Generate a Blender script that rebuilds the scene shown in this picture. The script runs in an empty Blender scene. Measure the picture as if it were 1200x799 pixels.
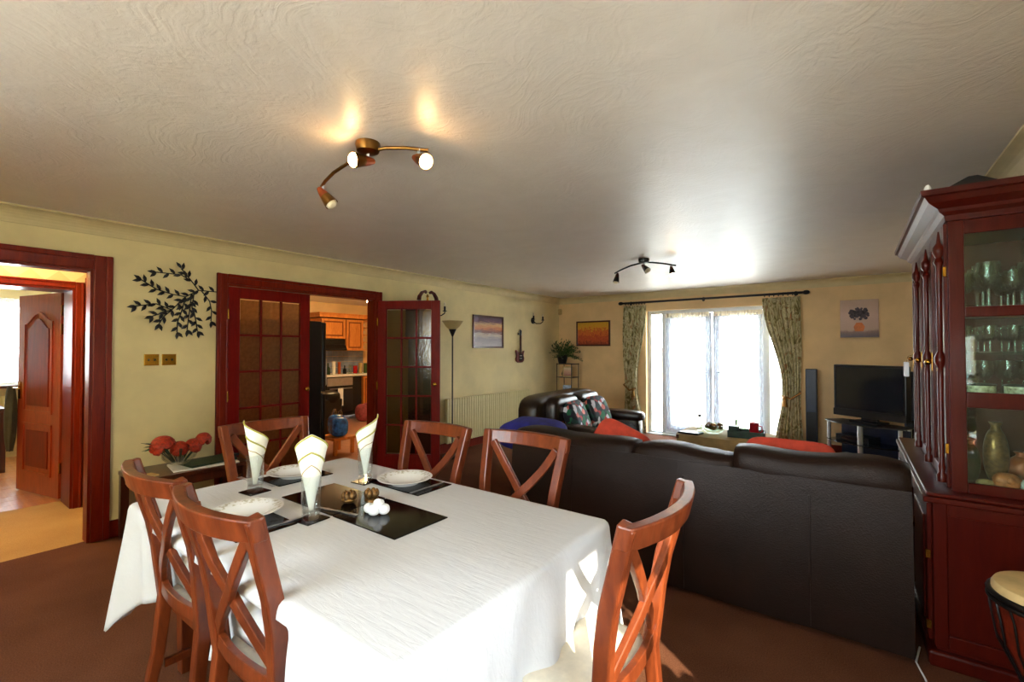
import bpy, math, random
from mathutils import Vector, Matrix, Euler
random.seed(7)
PI = math.pi
C = bpy.context.scene.collection
sc = bpy.context.scene

# ------------------------------------------------------------------ camera
cd = bpy.data.cameras.new('camera'); cam = bpy.data.objects.new('camera', cd); C.objects.link(cam)
cd.sensor_width = 36.0; cd.lens = 36.0 * 540 / 1200; cd.clip_start = 0.02; cd.clip_end = 200
cam.location = (0, 0, 1.43)
cam.rotation_euler = (math.radians(90 + 1.0), 0, math.atan(400 / 540))
sc.camera = cam

# ------------------------------------------------------------------ world, sun, portals, exposure
w = bpy.data.worlds.new('sky'); sc.world = w; w.use_nodes = True
nt = w.node_tree; nt.nodes.clear()
wo = nt.nodes.new('ShaderNodeOutputWorld'); bg = nt.nodes.new('ShaderNodeBackground')
tc = nt.nodes.new('ShaderNodeTexCoord'); sx = nt.nodes.new('ShaderNodeSeparateXYZ'); cr = nt.nodes.new('ShaderNodeValToRGB')
nt.links.new(tc.outputs['Generated'], sx.inputs[0]); nt.links.new(sx.outputs['Z'], cr.inputs[0])
cr.color_ramp.elements[0].position = 0.0; cr.color_ramp.elements[0].color = (0.99, 0.985, 0.985, 1)
cr.color_ramp.elements[1].position = 0.7; cr.color_ramp.elements[1].color = (0.78, 0.88, 1.0, 1)
nt.links.new(cr.outputs[0], bg.inputs[0]); bg.inputs[1].default_value = 16.0
nt.links.new(bg.outputs[0], wo.inputs[0])

def light(name, kind, loc, energy, col=(1, 1, 1), direction=None, size=None, portal=False, radius=None, spot=None):
    l = bpy.data.lights.new(name, kind); o = bpy.data.objects.new(name, l); C.objects.link(o)
    o.location = loc; l.energy = energy; l.color = col
    if direction is not None: o.rotation_euler = Vector(direction).to_track_quat('-Z', 'Y').to_euler()
    if size is not None: l.shape = 'RECTANGLE'; l.size, l.size_y = size
    if portal: l.cycles.is_portal = True
    if radius is not None: l.shadow_soft_size = radius
    if spot: l.spot_size = spot; l.spot_blend = 0.6
    return o
sun = light('sun', 'SUN', (6, -5, 5), 14.0, (1.0, 0.88, 0.70), (-0.75, 0.55, -0.42)); sun.data.angle = math.radians(0.6)
light('portal_patio', 'AREA', (-1.8, 7.78, 1.05), 1, (1, 1, 1), (0, -1, 0), (2.1, 2.1), portal=True)
light('portal_rear', 'AREA', (-1.3, -1.42, 1.54), 1, (1, 1, 1), (0, 1, 0), (2.2, 1.08), portal=True)
light('portal_side', 'AREA', (0.83, 0.65, 1.34), 1, (1, 1, 1), (-1, 0, 0), (1.1, 1.34), portal=True)
light('portal_study', 'AREA', (-9.05, 0.7, 1.5), 1, (1, 1, 1), (1, 0, 0), (1.6, 1.1), portal=True)
sc.view_settings.view_transform = 'Standard'; sc.view_settings.look = 'None'
sc.view_settings.exposure = 0.68; sc.view_settings.gamma = 1.0; sc.view_settings.use_curve_mapping = False

# ------------------------------------------------------------------ materials
def lin(c):
    out = []
    for v in c:
        v /= 255.0
        out.append(v / 12.92 if v <= 0.04045 else ((v + 0.055) / 1.055) ** 2.4)
    return out + [1]
def base(name):
    m = bpy.data.materials.new(name); m.use_nodes = True
    n = m.node_tree; n.nodes.clear()
    o = n.nodes.new('ShaderNodeOutputMaterial'); b = n.nodes.new('ShaderNodeBsdfPrincipled')
    n.links.new(b.outputs[0], o.inputs[0]); return m, n, b, o
def coords(n, scale=(1, 1, 1), kind='Object', rot=(0, 0, 0)):
    t = n.nodes.new('ShaderNodeTexCoord'); mp = n.nodes.new('ShaderNodeMapping')
    mp.inputs['Scale'].default_value = scale; mp.inputs['Rotation'].default_value = rot
    n.links.new(t.outputs[kind], mp.inputs[0]); return mp.outputs[0]
def noise(n, vec, scale, detail=4, rough=0.55, dist=0.0):
    t = n.nodes.new('ShaderNodeTexNoise'); t.inputs['Scale'].default_value = scale; t.inputs['Detail'].default_value = detail
    t.inputs['Roughness'].default_value = rough; t.inputs['Distortion'].default_value = dist
    n.links.new(vec, t.inputs['Vector']); return t.outputs['Fac']
def ramp(n, fac, stops, interp='LINEAR'):
    r = n.nodes.new('ShaderNodeValToRGB'); r.color_ramp.interpolation = interp
    while len(r.color_ramp.elements) < len(stops): r.color_ramp.elements.new(0.5)
    for e, (p, c) in zip(r.color_ramp.elements, stops): e.position = p; e.color = lin(c)
    n.links.new(fac, r.inputs[0]); return r.outputs[0]
def bump(n, b, h, strength=0.3, dist=0.01):
    u = n.nodes.new('ShaderNodeBump'); u.inputs['Strength'].default_value = strength; u.inputs['Distance'].default_value = dist
    n.links.new(h, u.inputs['Height']); n.links.new(u.outputs[0], b.inputs['Normal'])
def plain(name, c, rough=0.5, metal=0.0, var=0.12, scale=8, spec=None, bmp=0, coat=0, bscale=60):
    m, n, b, o = base(name)
    v = coords(n); f = noise(n, v, scale)
    lo = tuple(max(0, x * (1 - var)) for x in c); hi = tuple(min(255, x * (1 + var)) for x in c)
    n.links.new(ramp(n, f, [(0.3, lo), (0.7, hi)]), b.inputs['Base Color'])
    b.inputs['Roughness'].default_value = rough; b.inputs['Metallic'].default_value = metal
    if spec is not None: b.inputs['Specular IOR Level'].default_value = spec
    if coat: b.inputs['Coat Weight'].default_value = coat; b.inputs['Coat Roughness'].default_value = 0.12
    if bmp: bump(n, b, noise(n, v, bscale), bmp, 0.003)
    return m
def wood(name, dark, light_, rough=0.28, scale=(1, 1, 0.12), coat=0.35, s=22, spec=0.35):
    m, n, b, o = base(name)
    v = coords(n, scale); f = noise(n, v, s, 5, 0.6, 0.8); f2 = noise(n, v, s * 4, 3)
    mx = n.nodes.new('ShaderNodeMath'); mx.operation = 'MULTIPLY_ADD'; mx.inputs[1].default_value = 0.75
    n.links.new(f, mx.inputs[0])
    m2 = n.nodes.new('ShaderNodeMath'); m2.operation = 'MULTIPLY'; m2.inputs[1].default_value = 0.25
    n.links.new(f2, m2.inputs[0]); n.links.new(m2.outputs[0], mx.inputs[2])
    n.links.new(ramp(n, mx.outputs[0], [(0.32, dark), (0.68, light_)]), b.inputs['Base Color'])
    b.inputs['Roughness'].default_value = rough; b.inputs['Specular IOR Level'].default_value = spec; b.inputs['Coat Weight'].default_value = coat; b.inputs['Coat Roughness'].default_value = 0.15
    bump(n, b, f2, 0.08, 0.002); return m
def glass(name, tint=(235, 245, 240), alpha=0.85, rough=0.03, bmp=0.0, bs=40):
    # thin pane: mostly transparent, fresnel gloss
    m, n, b, o = base(name); n.nodes.remove(b)
    tr = n.nodes.new('ShaderNodeBsdfTransparent'); tr.inputs[0].default_value = lin(tint)
    gl = n.nodes.new('ShaderNodeBsdfGlossy'); gl.inputs['Roughness'].default_value = rough; gl.inputs[0].default_value = (1, 1, 1, 1)
    fr = n.nodes.new('ShaderNodeLayerWeight'); fr.inputs['Blend'].default_value = 0.5
    pw = n.nodes.new('ShaderNodeMath'); pw.operation = 'POWER'; pw.inputs[1].default_value = 4.0; n.links.new(fr.outputs['Facing'], pw.inputs[0])
    ad = n.nodes.new('ShaderNodeMath'); ad.operation = 'MULTIPLY_ADD'; ad.inputs[1].default_value = 0.8; ad.inputs[2].default_value = 0.04 + max(0, 0.8 - alpha) * 0.5
    n.links.new(pw.outputs[0], ad.inputs[0]); ad.use_clamp = True
    mx = n.nodes.new('ShaderNodeMixShader'); n.links.new(ad.outputs[0], mx.inputs[0]); n.links.new(tr.outputs[0], mx.inputs[1]); n.links.new(gl.outputs[0], mx.inputs[2])
    if bmp:
        u = n.nodes.new('ShaderNodeBump'); u.inputs['Strength'].default_value = bmp; u.inputs['Distance'].default_value = 0.004
        n.links.new(noise(n, coords(n), bs, 2), u.inputs['Height']); n.links.new(u.outputs[0], gl.inputs['Normal'])
    n.links.new(mx.outputs[0], o.inputs[0]); return m
def emit(name, c, s):
    m, n, b, o = base(name)
    b.inputs['Base Color'].default_value = lin(c); b.inputs['Emission Color'].default_value = lin(c); b.inputs['Emission Strength'].default_value = s
    return m
def sheer(name, c=(245, 246, 250), trans=0.5):
    m, n, b, o = base(name); n.nodes.remove(b)
    tr = n.nodes.new('ShaderNodeBsdfTransparent'); df = n.nodes.new('ShaderNodeBsdfDiffuse'); tl = n.nodes.new('ShaderNodeBsdfTranslucent')
    df.inputs[0].default_value = lin(c); tl.inputs[0].default_value = lin(c)
    a = n.nodes.new('ShaderNodeMixShader'); a.inputs[0].default_value = 0.6
    n.links.new(df.outputs[0], a.inputs[1]); n.links.new(tl.outputs[0], a.inputs[2])
    k = n.nodes.new('ShaderNodeMixShader')
    f = noise(n, coords(n, (60, 60, 4)), 3, 3)
    r = n.nodes.new('ShaderNodeMapRange'); r.inputs['From Min'].default_value = 0.3; r.inputs['From Max'].default_value = 0.7
    r.inputs['To Min'].default_value = 1 - trans - 0.12; r.inputs['To Max'].default_value = 1 - trans + 0.12
    n.links.new(f, r.inputs[0]); n.links.new(r.outputs[0], k.inputs[0])
    n.links.new(tr.outputs[0], k.inputs[1]); n.links.new(a.outputs[0], k.inputs[2]); n.links.new(k.outputs[0], o.inputs[0]); return m

M = {}
# plaster
M['wall'] = plain('cream_plaster', (218, 200, 150), 0.75, var=0.04, scale=3, bmp=0.12, bscale=25)
M['wall_peach'] = plain('peach_plaster', (224, 190, 140), 0.75, var=0.04, scale=3, bmp=0.12, bscale=25)
M['coving'] = plain('cream_coving', (205, 186, 140), 0.6, var=0.03)
def artex():
    m, n, b, o = base('artex_ceiling')
    v = coords(n); a = noise(n, v, 2.2, 2, 0.5, 2.5)
    v2 = n.nodes.new('ShaderNodeVectorMath'); v2.operation = 'MULTIPLY_ADD'
    t = n.nodes.new('ShaderNodeTexNoise'); t.inputs['Scale'].default_value = 1.6; t.inputs['Detail'].default_value = 2; n.links.new(v, t.inputs['Vector'])
    n.links.new(t.outputs['Color'], v2.inputs[0]); v2.inputs[1].default_value = (1.3, 1.3, 0); n.links.new(v, v2.inputs[2])
    wv = n.nodes.new('ShaderNodeTexWave'); wv.wave_type = 'RINGS'; wv.inputs['Scale'].default_value = 4.5; wv.inputs['Distortion'].default_value = 13
    wv.inputs['Detail'].default_value = 3; wv.inputs['Detail Scale'].default_value = 2.2
    n.links.new(v2.outputs[0], wv.inputs['Vector'])
    f = noise(n, v, 34, 4, 0.6, 1.2)
    ad = n.nodes.new('ShaderNodeMath'); ad.operation = 'MULTIPLY_ADD'; ad.inputs[1].default_value = 0.4; n.links.new(wv.outputs['Fac'], ad.inputs[0]); n.links.new(f, ad.inputs[2])
    bump(n, b, ad.outputs[0], 0.24, 0.008)
    n.links.new(ramp(n, a, [(0.3, (208, 195, 182)), (0.7, (214, 202, 190))]), b.inputs['Base Color'])
    b.inputs['Roughness'].default_value = 0.5; b.inputs['Specular IOR Level'].default_value = 0.8; b.inputs['Coat Weight'].default_value = 0.5; b.inputs['Coat Roughness'].default_value = 0.38
    return m
M['ceiling'] = artex()
def carpet(name, c0, c1):
    m, n, b, o = base(name); v = coords(n)
    f = noise(n, v, 160, 3, 0.7); g = noise(n, v, 1.6, 3)
    mx = n.nodes.new('ShaderNodeMath'); mx.operation = 'MULTIPLY_ADD'; mx.inputs[1].default_value = 0.6; n.links.new(f, mx.inputs[0])
    m2 = n.nodes.new('ShaderNodeMath'); m2.operation = 'MULTIPLY'; m2.inputs[1].default_value = 0.4; n.links.new(g, m2.inputs[0]); n.links.new(m2.outputs[0], mx.inputs[2])
    n.links.new(ramp(n, mx.outputs[0], [(0.36, c0), (0.64, c1)]), b.inputs['Base Color'])
    b.inputs['Roughness'].default_value = 0.95; b.inputs['Specular IOR Level'].default_value = 0.1; b.inputs['Sheen Weight'].default_value = 0.0
    bump(n, b, f, 0.5, 0.006); return m
M['carpet'] = carpet('brown_carpet', (84, 49, 32), (118, 74, 52))
M['hall_carpet'] = carpet('beige_carpet', (176, 138, 84), (206, 170, 112))
M['ktile'] = plain('pink_tile', (176, 128, 108), 0.35, var=0.08)
M['laminate'] = wood('laminate', (170, 100, 48), (206, 138, 76), 0.3, (0.3, 4, 1), 0.2, 5)
M['trim'] = wood('red_mahogany_trim', (90, 18, 7), (128, 36, 13), 0.35, (1, 1, 0.12), 0.08, 22, 0.18)
M['door'] = wood('red_mahogany_door', (96, 8, 4), (122, 17, 8), 0.42, (1, 1, 0.12), 0.0, 22, 0.12)
M['door2'] = wood('panel_door_wood', (120, 38, 14), (166, 66, 28), 0.3)
M['chair'] = wood('cherry_chair_wood', (80, 31, 13), (130, 60, 27), 0.34, (1, 1, 0.25), 0.22, 16)
M['cab'] = wood('dark_mahogany', (64, 11, 5), (80, 18, 8), 0.3, (1, 1, 0.12), 0.14, 22, 0.2)
M['pine'] = wood('kitchen_oak', (186, 104, 44), (222, 146, 72), 0.35, (1, 1, 0.2), 0.2)
M['oakshade'] = wood('oak_groove_shade', (110, 52, 18), (140, 72, 28), 0.4, (1, 1, 0.2), 0.1)  # darker oak copy: groove shade of the unit doors put into the colour
M['darkwood'] = wood('dark_side_table_wood', (52, 20, 10), (84, 36, 18), 0.3)
M['brass'] = plain('brass', (190, 140, 50), 0.25, 1.0, 0.06)
M['abrass'] = plain('antique_brass', (140, 100, 50), 0.3, 1.0, 0.1)
M['copper'] = plain('copper_wood', (168, 78, 34), 0.35, 0.3, 0.1)
M['black'] = plain('black_metal', (18, 16, 16), 0.4, 0.3, 0.1)
M['steel'] = plain('silver_metal', (190, 192, 198), 0.3, 0.9, 0.05)
M['blackplastic'] = plain('black_plastic', (20, 21, 26), 0.35, 0, 0.1)
M['navyplastic'] = plain('dark_blue_plastic', (20, 34, 62), 0.4, 0, 0.15)
M['screen'] = plain('dark_screen', (16, 20, 30), 0.12, 0, 0.1, 2, 0.6)
M['rad'] = plain('cream_enamel', (214, 200, 146), 0.4, 0, 0.03)
M['white'] = plain('white_paint', (232, 232, 228), 0.35, 0, 0.02)
M['upvc'] = plain('grey_white_upvc', (214, 218, 222), 0.3, 0, 0.02)
M['china'] = plain('white_china', (236, 234, 226), 0.12, 0, 0.02)
M['matblack'] = plain('black_glass_mat', (12, 9, 9), 0.08, 0, 0.1, 3, 0.25)
M['whiteware'] = plain('white_ceramic', (244, 244, 246), 0.3, 0, 0.01)
M['bronze'] = plain('bronze_ornament', (120, 88, 48), 0.35, 0.7, 0.25, 60)
M['seat'] = plain('cream_seat_fabric', (226, 216, 196), 0.85, 0, 0.04, 30, bmp=0.2)
M['paper'] = plain('white_paper', (236, 236, 240), 0.7, 0, 0.03)
M['gglass'] = glass('clear_glass')
M['tumbler'] = glass('tumbler_glass', (250, 252, 252), 0.74, 0.02)
def frosted():
    m, n, b, o = base('textured_door_glass'); v = coords(n)
    tr = n.nodes.new('ShaderNodeBsdfTransparent'); tr.inputs[0].default_value = lin((236, 224, 200)); tl = n.nodes.new('ShaderNodeBsdfTranslucent'); tl.inputs[0].default_value = lin((200, 150, 100))
    mx = n.nodes.new('ShaderNodeMixShader'); f = noise(n, v, 30, 2)
    r = n.nodes.new('ShaderNodeMapRange'); r.inputs['To Min'].default_value = 0.3; r.inputs['To Max'].default_value = 0.75; n.links.new(f, r.inputs[0]); n.links.new(r.outputs[0], mx.inputs[0])
    n.links.new(tr.outputs[0], mx.inputs[1]); n.links.new(tl.outputs[0], mx.inputs[2])
    df = n.nodes.new('ShaderNodeBsdfDiffuse'); df.inputs[0].default_value = lin((120, 76, 48)); m3 = n.nodes.new('ShaderNodeMixShader'); m3.inputs[0].default_value = 0.18; n.links.new(mx.outputs[0], m3.inputs[1]); n.links.new(df.outputs[0], m3.inputs[2])
    gl = n.nodes.new('ShaderNodeBsdfGlossy'); gl.inputs['Roughness'].default_value = 0.16; m2 = n.nodes.new('ShaderNodeMixShader'); m2.inputs[0].default_value = 0.06
    n.links.new(m3.outputs[0], m2.inputs[1]); n.links.new(gl.outputs[0], m2.inputs[2]); n.links.new(m2.outputs[0], o.inputs[0]); return m
M['doorglass'] = frosted()
M['doorglass2'] = glass('rippled_door_glass', (206, 192, 158), 0.80, 0.10, 0.3, 30)
M['pane'] = glass('window_glass', (248, 252, 252), 0.9, 0.01)
M['crystal'] = glass('crystal_glass', (236, 244, 232), 0.68, 0.03, 0.5, 90)
M['net'] = sheer('white_net', (212, 217, 228), 0.66)
M['blind'] = sheer('cream_blind', (226, 214, 190), 0.02)
M['bulb'] = emit('lit_bulb', (255, 206, 140), 60)
M['bulb_off'] = plain('frosted_bulb', (220, 205, 170), 0.3)
M['redmug'] = plain('red_glaze', (168, 18, 30), 0.25, 0, 0.08)
M['redcloth'] = plain('coral_red_fabric', (206, 70, 46), 0.8, 0, 0.08, 14, bmp=0.2)
M['bluecloth'] = plain('royal_blue_fabric', (34, 36, 128), 0.8, 0, 0.2, 14, bmp=0.3)
M['green'] = plain('leaf_green', (46, 74, 28), 0.5, 0, 0.35, 20)
M['dgreen'] = plain('dark_green', (24, 52, 34), 0.5, 0, 0.3, 30)
M['beige'] = plain('beige_cloth', (178, 152, 100), 0.8, 0, 0.06, 12, bmp=0.2)
M['orangeflower'] = plain('orange_red_petals', (158, 40, 16), 0.6, 0, 0.25, 60, bmp=0.4)
M['terracotta'] = plain('peach_ornament', (200, 116, 66), 0.5, 0, 0.2, 30)
M['olive'] = plain('olive_coat_fabric', (64, 62, 44), 0.9, 0, 0.15, 10)
M['bluebag'] = plain('blue_bag_plastic', (36, 104, 240), 0.25, 0, 0.35, 22)
M['pinkcloth'] = plain('dusky_pink_fabric', (150, 70, 80), 0.8, 0, 0.2, 14)
M['skin'] = plain('goat_skin', (206, 178, 124), 0.55, 0, 0.12, 9)
M['fence'] = plain('grey_brown_fence', (150, 140, 130), 0.8, 0, 0.12, 6)
M['paving'] = plain('pale_paving', (232, 226, 214), 0.8, 0, 0.08, 4)
M['lawn'] = plain('lawn', (96, 120, 60), 0.9, 0, 0.2, 12)
M['redleather'] = plain('red_brown_drum_wood', (96, 28, 12), 0.35, 0, 0.25, 20)
def leather():
    m, n, b, o = base('dark_brown_leather'); v = coords(n)
    vo = n.nodes.new('ShaderNodeTexVoronoi'); vo.inputs['Scale'].default_value = 150; n.links.new(v, vo.inputs['Vector'])
    f = noise(n, v, 3.5, 4, 0.6, 0.6)
    n.links.new(ramp(n, f, [(0.3, (30, 18, 12)), (0.7, (38, 23, 16))]), b.inputs['Base Color'])
    b.inputs['Roughness'].default_value = 0.46; b.inputs['Specular IOR Level'].default_value = 0.22
    ad = n.nodes.new('ShaderNodeMath'); ad.operation = 'MULTIPLY_ADD'; ad.inputs[1].default_value = 0.25; n.links.new(vo.outputs['Distance'], ad.inputs[0]); n.links.new(f, ad.inputs[2])
    bump(n, b, ad.outputs[0], 0.35, 0.012); return m
M['leather'] = leather()
M['leather2'] = M['leather'].copy(); M['leather2'].name = 'shiny_dark_leather'
for q_ in M['leather2'].node_tree.nodes:
    if q_.type == 'BSDF_PRINCIPLED': q_.inputs['Roughness'].default_value = 0.26; q_.inputs['Specular IOR Level'].default_value = 0.6
def cloth():
    m, n, b, o = base('white_tablecloth_linen'); v = coords(n)
    f = noise(n, coords(n, (2.2, 14, 6)), 3.2, 5, 0.62, 0.8); g = noise(n, v, 3.0, 4, 0.55, 0.6)
    ad = n.nodes.new('ShaderNodeMath'); ad.operation = 'MULTIPLY_ADD'; ad.inputs[1].default_value = 0.4; n.links.new(f, ad.inputs[0]); n.links.new(g, ad.inputs[2])
    bump(n, b, ad.outputs[0], 0.45, 0.012)
    b.inputs['Base Color'].default_value = lin((210, 210, 212)); b.inputs['Roughness'].default_value = 0.8; b.inputs['Specular IOR Level'].default_value = 0.25
    return m
M['cloth'] = cloth()
def napkin():
    m, n, b, o = base('napkin_linen'); b.inputs['Base Color'].default_value = lin((238, 236, 224)); b.inputs['Roughness'].default_value = 0.8
    bump(n, b, noise(n, coords(n), 60), 0.2, 0.002); return m
M['napkin'] = napkin(); M['hem'] = plain('yellow_green_hem', (176, 170, 78), 0.7)
def curtain():
    m, n, b, o = base('leaf_print_curtain'); v = coords(n, (9, 3, 3.2))
    f = noise(n, v, 1.6, 5, 0.6, 1.6)
    n.links.new(ramp(n, f, [(0.33, (98, 86, 48)), (0.41, (150, 138, 86)), (0.52, (216, 206, 166)), (0.6, (140, 126, 80)), (0.68, (176, 120, 80))]), b.inputs['Base Color'])
    b.inputs['Roughness'].default_value = 0.85; return m
M['curtain'] = curtain()
def floral():
    m, n, b, o = base('bright_floral_print'); v = coords(n, (1, 1, 1))
    vo = n.nodes.new('ShaderNodeTexVoronoi'); vo.inputs['Scale'].default_value = 19; n.links.new(v, vo.inputs['Vector'])
    sp = n.nodes.new('ShaderNodeSeparateColor'); n.links.new(vo.outputs['Color'], sp.inputs[0])
    n.links.new(ramp(n, sp.outputs[0], [(0.0, (16, 20, 34)), (0.35, (22, 24, 40)), (0.36, (20, 112, 70)), (0.55, (226, 120, 110)), (0.7, (226, 224, 232)), (0.82, (190, 40, 44)), (0.9, (18, 60, 56))], 'CONSTANT'), b.inputs['Base Color'])
    b.inputs['Roughness'].default_value = 0.7; return m
M['floral'] = floral()
def picture(name, stops, axis, nz=0.25, sc_=5, streak=(1, 1, 1), blob=None):
    m, n, b, o = base(name)
    t = n.nodes.new('ShaderNodeTexCoord'); s = n.nodes.new('ShaderNodeSeparateXYZ'); n.links.new(t.outputs['Generated'], s.inputs[0])
    mp = n.nodes.new('ShaderNodeMapping'); mp.inputs['Scale'].default_value = streak; n.links.new(t.outputs['Generated'], mp.inputs[0])
    f = noise(n, mp.outputs[0], sc_, 4, 0.65, 0.6)
    ad = n.nodes.new('ShaderNodeMath'); ad.operation = 'MULTIPLY_ADD'; ad.inputs[1].default_value = nz; n.links.new(f, ad.inputs[0]); n.links.new(s.outputs['Z'], ad.inputs[2])
    sb = n.nodes.new('ShaderNodeMath'); sb.operation = 'SUBTRACT'; sb.inputs[1].default_value = nz * 0.5; n.links.new(ad.outputs[0], sb.inputs[0])
    n.links.new(ramp(n, sb.outputs[0], stops), b.inputs['Base Color']); b.inputs['Roughness'].default_value = 0.4; return m
M['pic_sunset'] = picture('sunset_lake_print', [(0.0, (196, 190, 190)), (0.25, (150, 140, 150)), (0.4, (206, 190, 170)), (0.5, (96, 40, 40)), (0.62, (204, 120, 60)), (0.75, (214, 170, 110)), (0.85, (110, 60, 80)), (1.0, (70, 36, 56))], 'x', 0.4, 4, (1, 3, 6))
M['pic_poppy'] = picture('poppy_field_print', [(0.0, (130, 44, 24)), (0.2, (200, 84, 40)), (0.36, (176, 60, 28)), (0.5, (214, 110, 40)), (0.62, (190, 80, 28)), (0.74, (214, 150, 36)), (1.0, (196, 150, 30))], 'x', 1.1, 6, (3, 3, 1.5))
M['pic_vase'] = picture('pink_canvas_print', [(0.0, (70, 44, 40)), (0.14, (120, 80, 64)), (0.2, (176, 140, 116)), (0.6, (188, 150, 128)), (1.0, (172, 138, 110))], 'x', 0.15, 4)
M['pic_photo'] = picture('small_photo_print', [(0.0, (150, 90, 70)), (0.5, (200, 150, 120)), (1.0, (216, 196, 160))], 'x', 0.6, 6)
def zigzag():
    m, n, b, o = base('diamond_wallpaper'); v = coords(n, (1, 1, 1), 'Object', (PI / 4, 0, 0))
    ck = n.nodes.new('ShaderNodeTexChecker'); ck.inputs['Scale'].default_value = 8; ck.inputs[1].default_value = lin((222, 206, 160)); ck.inputs[2].default_value = lin((236, 224, 186))
    n.links.new(v, ck.inputs[0]); n.links.new(ck.outputs[0], b.inputs['Base Color']); b.inputs['Roughness'].default_value = 0.7; return m
M['wallpaper'] = zigzag()

# ------------------------------------------------------------------ mesh builder
class MB:
    def __init__(s): s.v = []; s.f = []; s.m = []; s.mi = 0
    def add(s, vs, fs):
        o = len(s.v); s.v += [tuple(p) for p in vs]
        for f in fs: s.f.append(tuple(i + o for i in f)); s.m.append(s.mi)
        return s
    def box(s, x0, x1, y0, y1, z0, z1, mat=None):
        vs = [Vector(p) for p in ((x0, y0, z0), (x1, y0, z0), (x1, y1, z0), (x0, y1, z0), (x0, y0, z1), (x1, y0, z1), (x1, y1, z1), (x0, y1, z1))]
        if mat is not None: vs = [mat @ p for p in vs]
        return s.add(vs, [(0, 3, 2, 1), (4, 5, 6, 7), (0, 1, 5, 4), (1, 2, 6, 5), (2, 3, 7, 6), (3, 0, 4, 7)])
    def cb(s, c, size, rot=(0, 0, 0)):
        a, b, d = [k / 2 for k in size]
        return s.box(-a, a, -b, b, -d, d, Matrix.Translation(c) @ Euler(rot).to_matrix().to_4x4())
    def tube(s, pts, r, n=10, caps=True):
        pts = [Vector(p) for p in pts]; k = len(pts)
        rs = r if isinstance(r, (list, tuple)) else [r] * k
        vs = []; up = None
        for i, p in enumerate(pts):
            t = (pts[min(i + 1, k - 1)] - pts[max(i - 1, 0)]).normalized()
            if up is None: up = Vector((0, 0, 1)) if abs(t.z) < 0.9 else Vector((1, 0, 0))
            a = t.cross(up); a = a.normalized() if a.length > 1e-5 else t.orthogonal().normalized()
            b = a.cross(t).normalized(); up = b
            for j in range(n):
                q = 2 * PI * j / n; vs.append(p + (a * math.cos(q) + b * math.sin(q)) * rs[i])
        fs = [(i * n + j, i * n + (j + 1) % n, (i + 1) * n + (j + 1) % n, (i + 1) * n + j) for i in range(k - 1) for j in range(n)]
        if caps: fs += [tuple(range(n))[::-1], tuple(range((k - 1) * n, k * n))]
        return s.add(vs, fs)
    def sweep(s, pts, secs, up=(0, 0, 1)):
        # rectangular bar along pts; secs: (width, thick) per point; width along side = t x up
        k = len(pts); pts = [Vector(p) for p in pts]; vs = []
        for i, p in enumerate(pts):
            t = (pts[min(i + 1, k - 1)] - pts[max(i - 1, 0)]).normalized(); a = t.cross(Vector(up)).normalized(); b = a.cross(t).normalized()
            w_, h_ = secs[i] if isinstance(secs, list) else secs
            for sa, sb in ((-1, -1), (1, -1), (1, 1), (-1, 1)): vs.append(p + a * sa * w_ / 2 + b * sb * h_ / 2)
        fs = [(i * 4 + j, i * 4 + (j + 1) % 4, (i + 1) * 4 + (j + 1) % 4, (i + 1) * 4 + j) for i in range(k - 1) for j in range(4)]
        fs += [(3, 2, 1, 0), tuple(range((k - 1) * 4, k * 4))]
        return s.add(vs, fs)
    def lathe(s, prof, c=(0, 0, 0), n=24, mat=None, flat=1.0):
        vs = []
        for r, z in prof:
            for j in range(n):
                q = 2 * PI * j / n; p = Vector((r * math.cos(q), r * math.sin(q) * flat, z))
                if mat is not None: p = mat @ p
                vs.append(p + Vector(c))
        k = len(prof)
        fs = [(i * n + j, i * n + (j + 1) % n, (i + 1) * n + (j + 1) % n, (i + 1) * n + j) for i in range(k - 1) for j in range(n)]
        return s.add(vs, fs)
    def ball(s, c, r, nu=16, nv=10, e=1.0, rot=(0, 0, 0), e2=None):
        if not isinstance(r, (list, tuple)): r = (r, r, r)
        e2 = e if e2 is None else e2
        pw = lambda x, k: math.copysign(abs(x) ** k, x)
        R = Euler(rot).to_matrix(); vs = []
        for i in range(nv + 1):
            ph = -PI / 2 + PI * i / nv
            for j in range(nu):
                th = 2 * PI * j / nu
                p = Vector((r[0] * pw(math.cos(ph), e) * pw(math.cos(th), e2), r[1] * pw(math.cos(ph), e) * pw(math.sin(th), e2), r[2] * pw(math.sin(ph), e)))
                vs.append(R @ p + Vector(c))
        fs = [(i * nu + j, i * nu + (j + 1) % nu, (i + 1) * nu + (j + 1) % nu, (i + 1) * nu + j) for i in range(nv) for j in range(nu)]
        return s.add(vs, fs)
    def prism(s, outline, x0, x1, mp=lambda u, v, w_: (w_, u, v)):
        # outline of (u,v) extruded from w=x0 to w=x1
        k = len(outline); vs = [mp(u, v, x0) for u, v in outline] + [mp(u, v, x1) for u, v in outline]
        fs = [tuple(range(k))[::-1], tuple(range(k, 2 * k))] + [(i, (i + 1) % k, k + (i + 1) % k, k + i) for i in range(k)]
        return s.add(vs, fs)
    def grid(s, fn, nu, nv, closed=False):
        vs = [fn(i / nu, j / nv) for j in range(nv + 1) for i in range(nu + (0 if closed else 1))]
        w_ = nu if closed else nu + 1
        fs = [(j * w_ + i, j * w_ + (i + 1) % w_, (j + 1) * w_ + (i + 1) % w_, (j + 1) * w_ + i) for j in range(nv) for i in range(nu)]
        return s.add(vs, fs)
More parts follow.
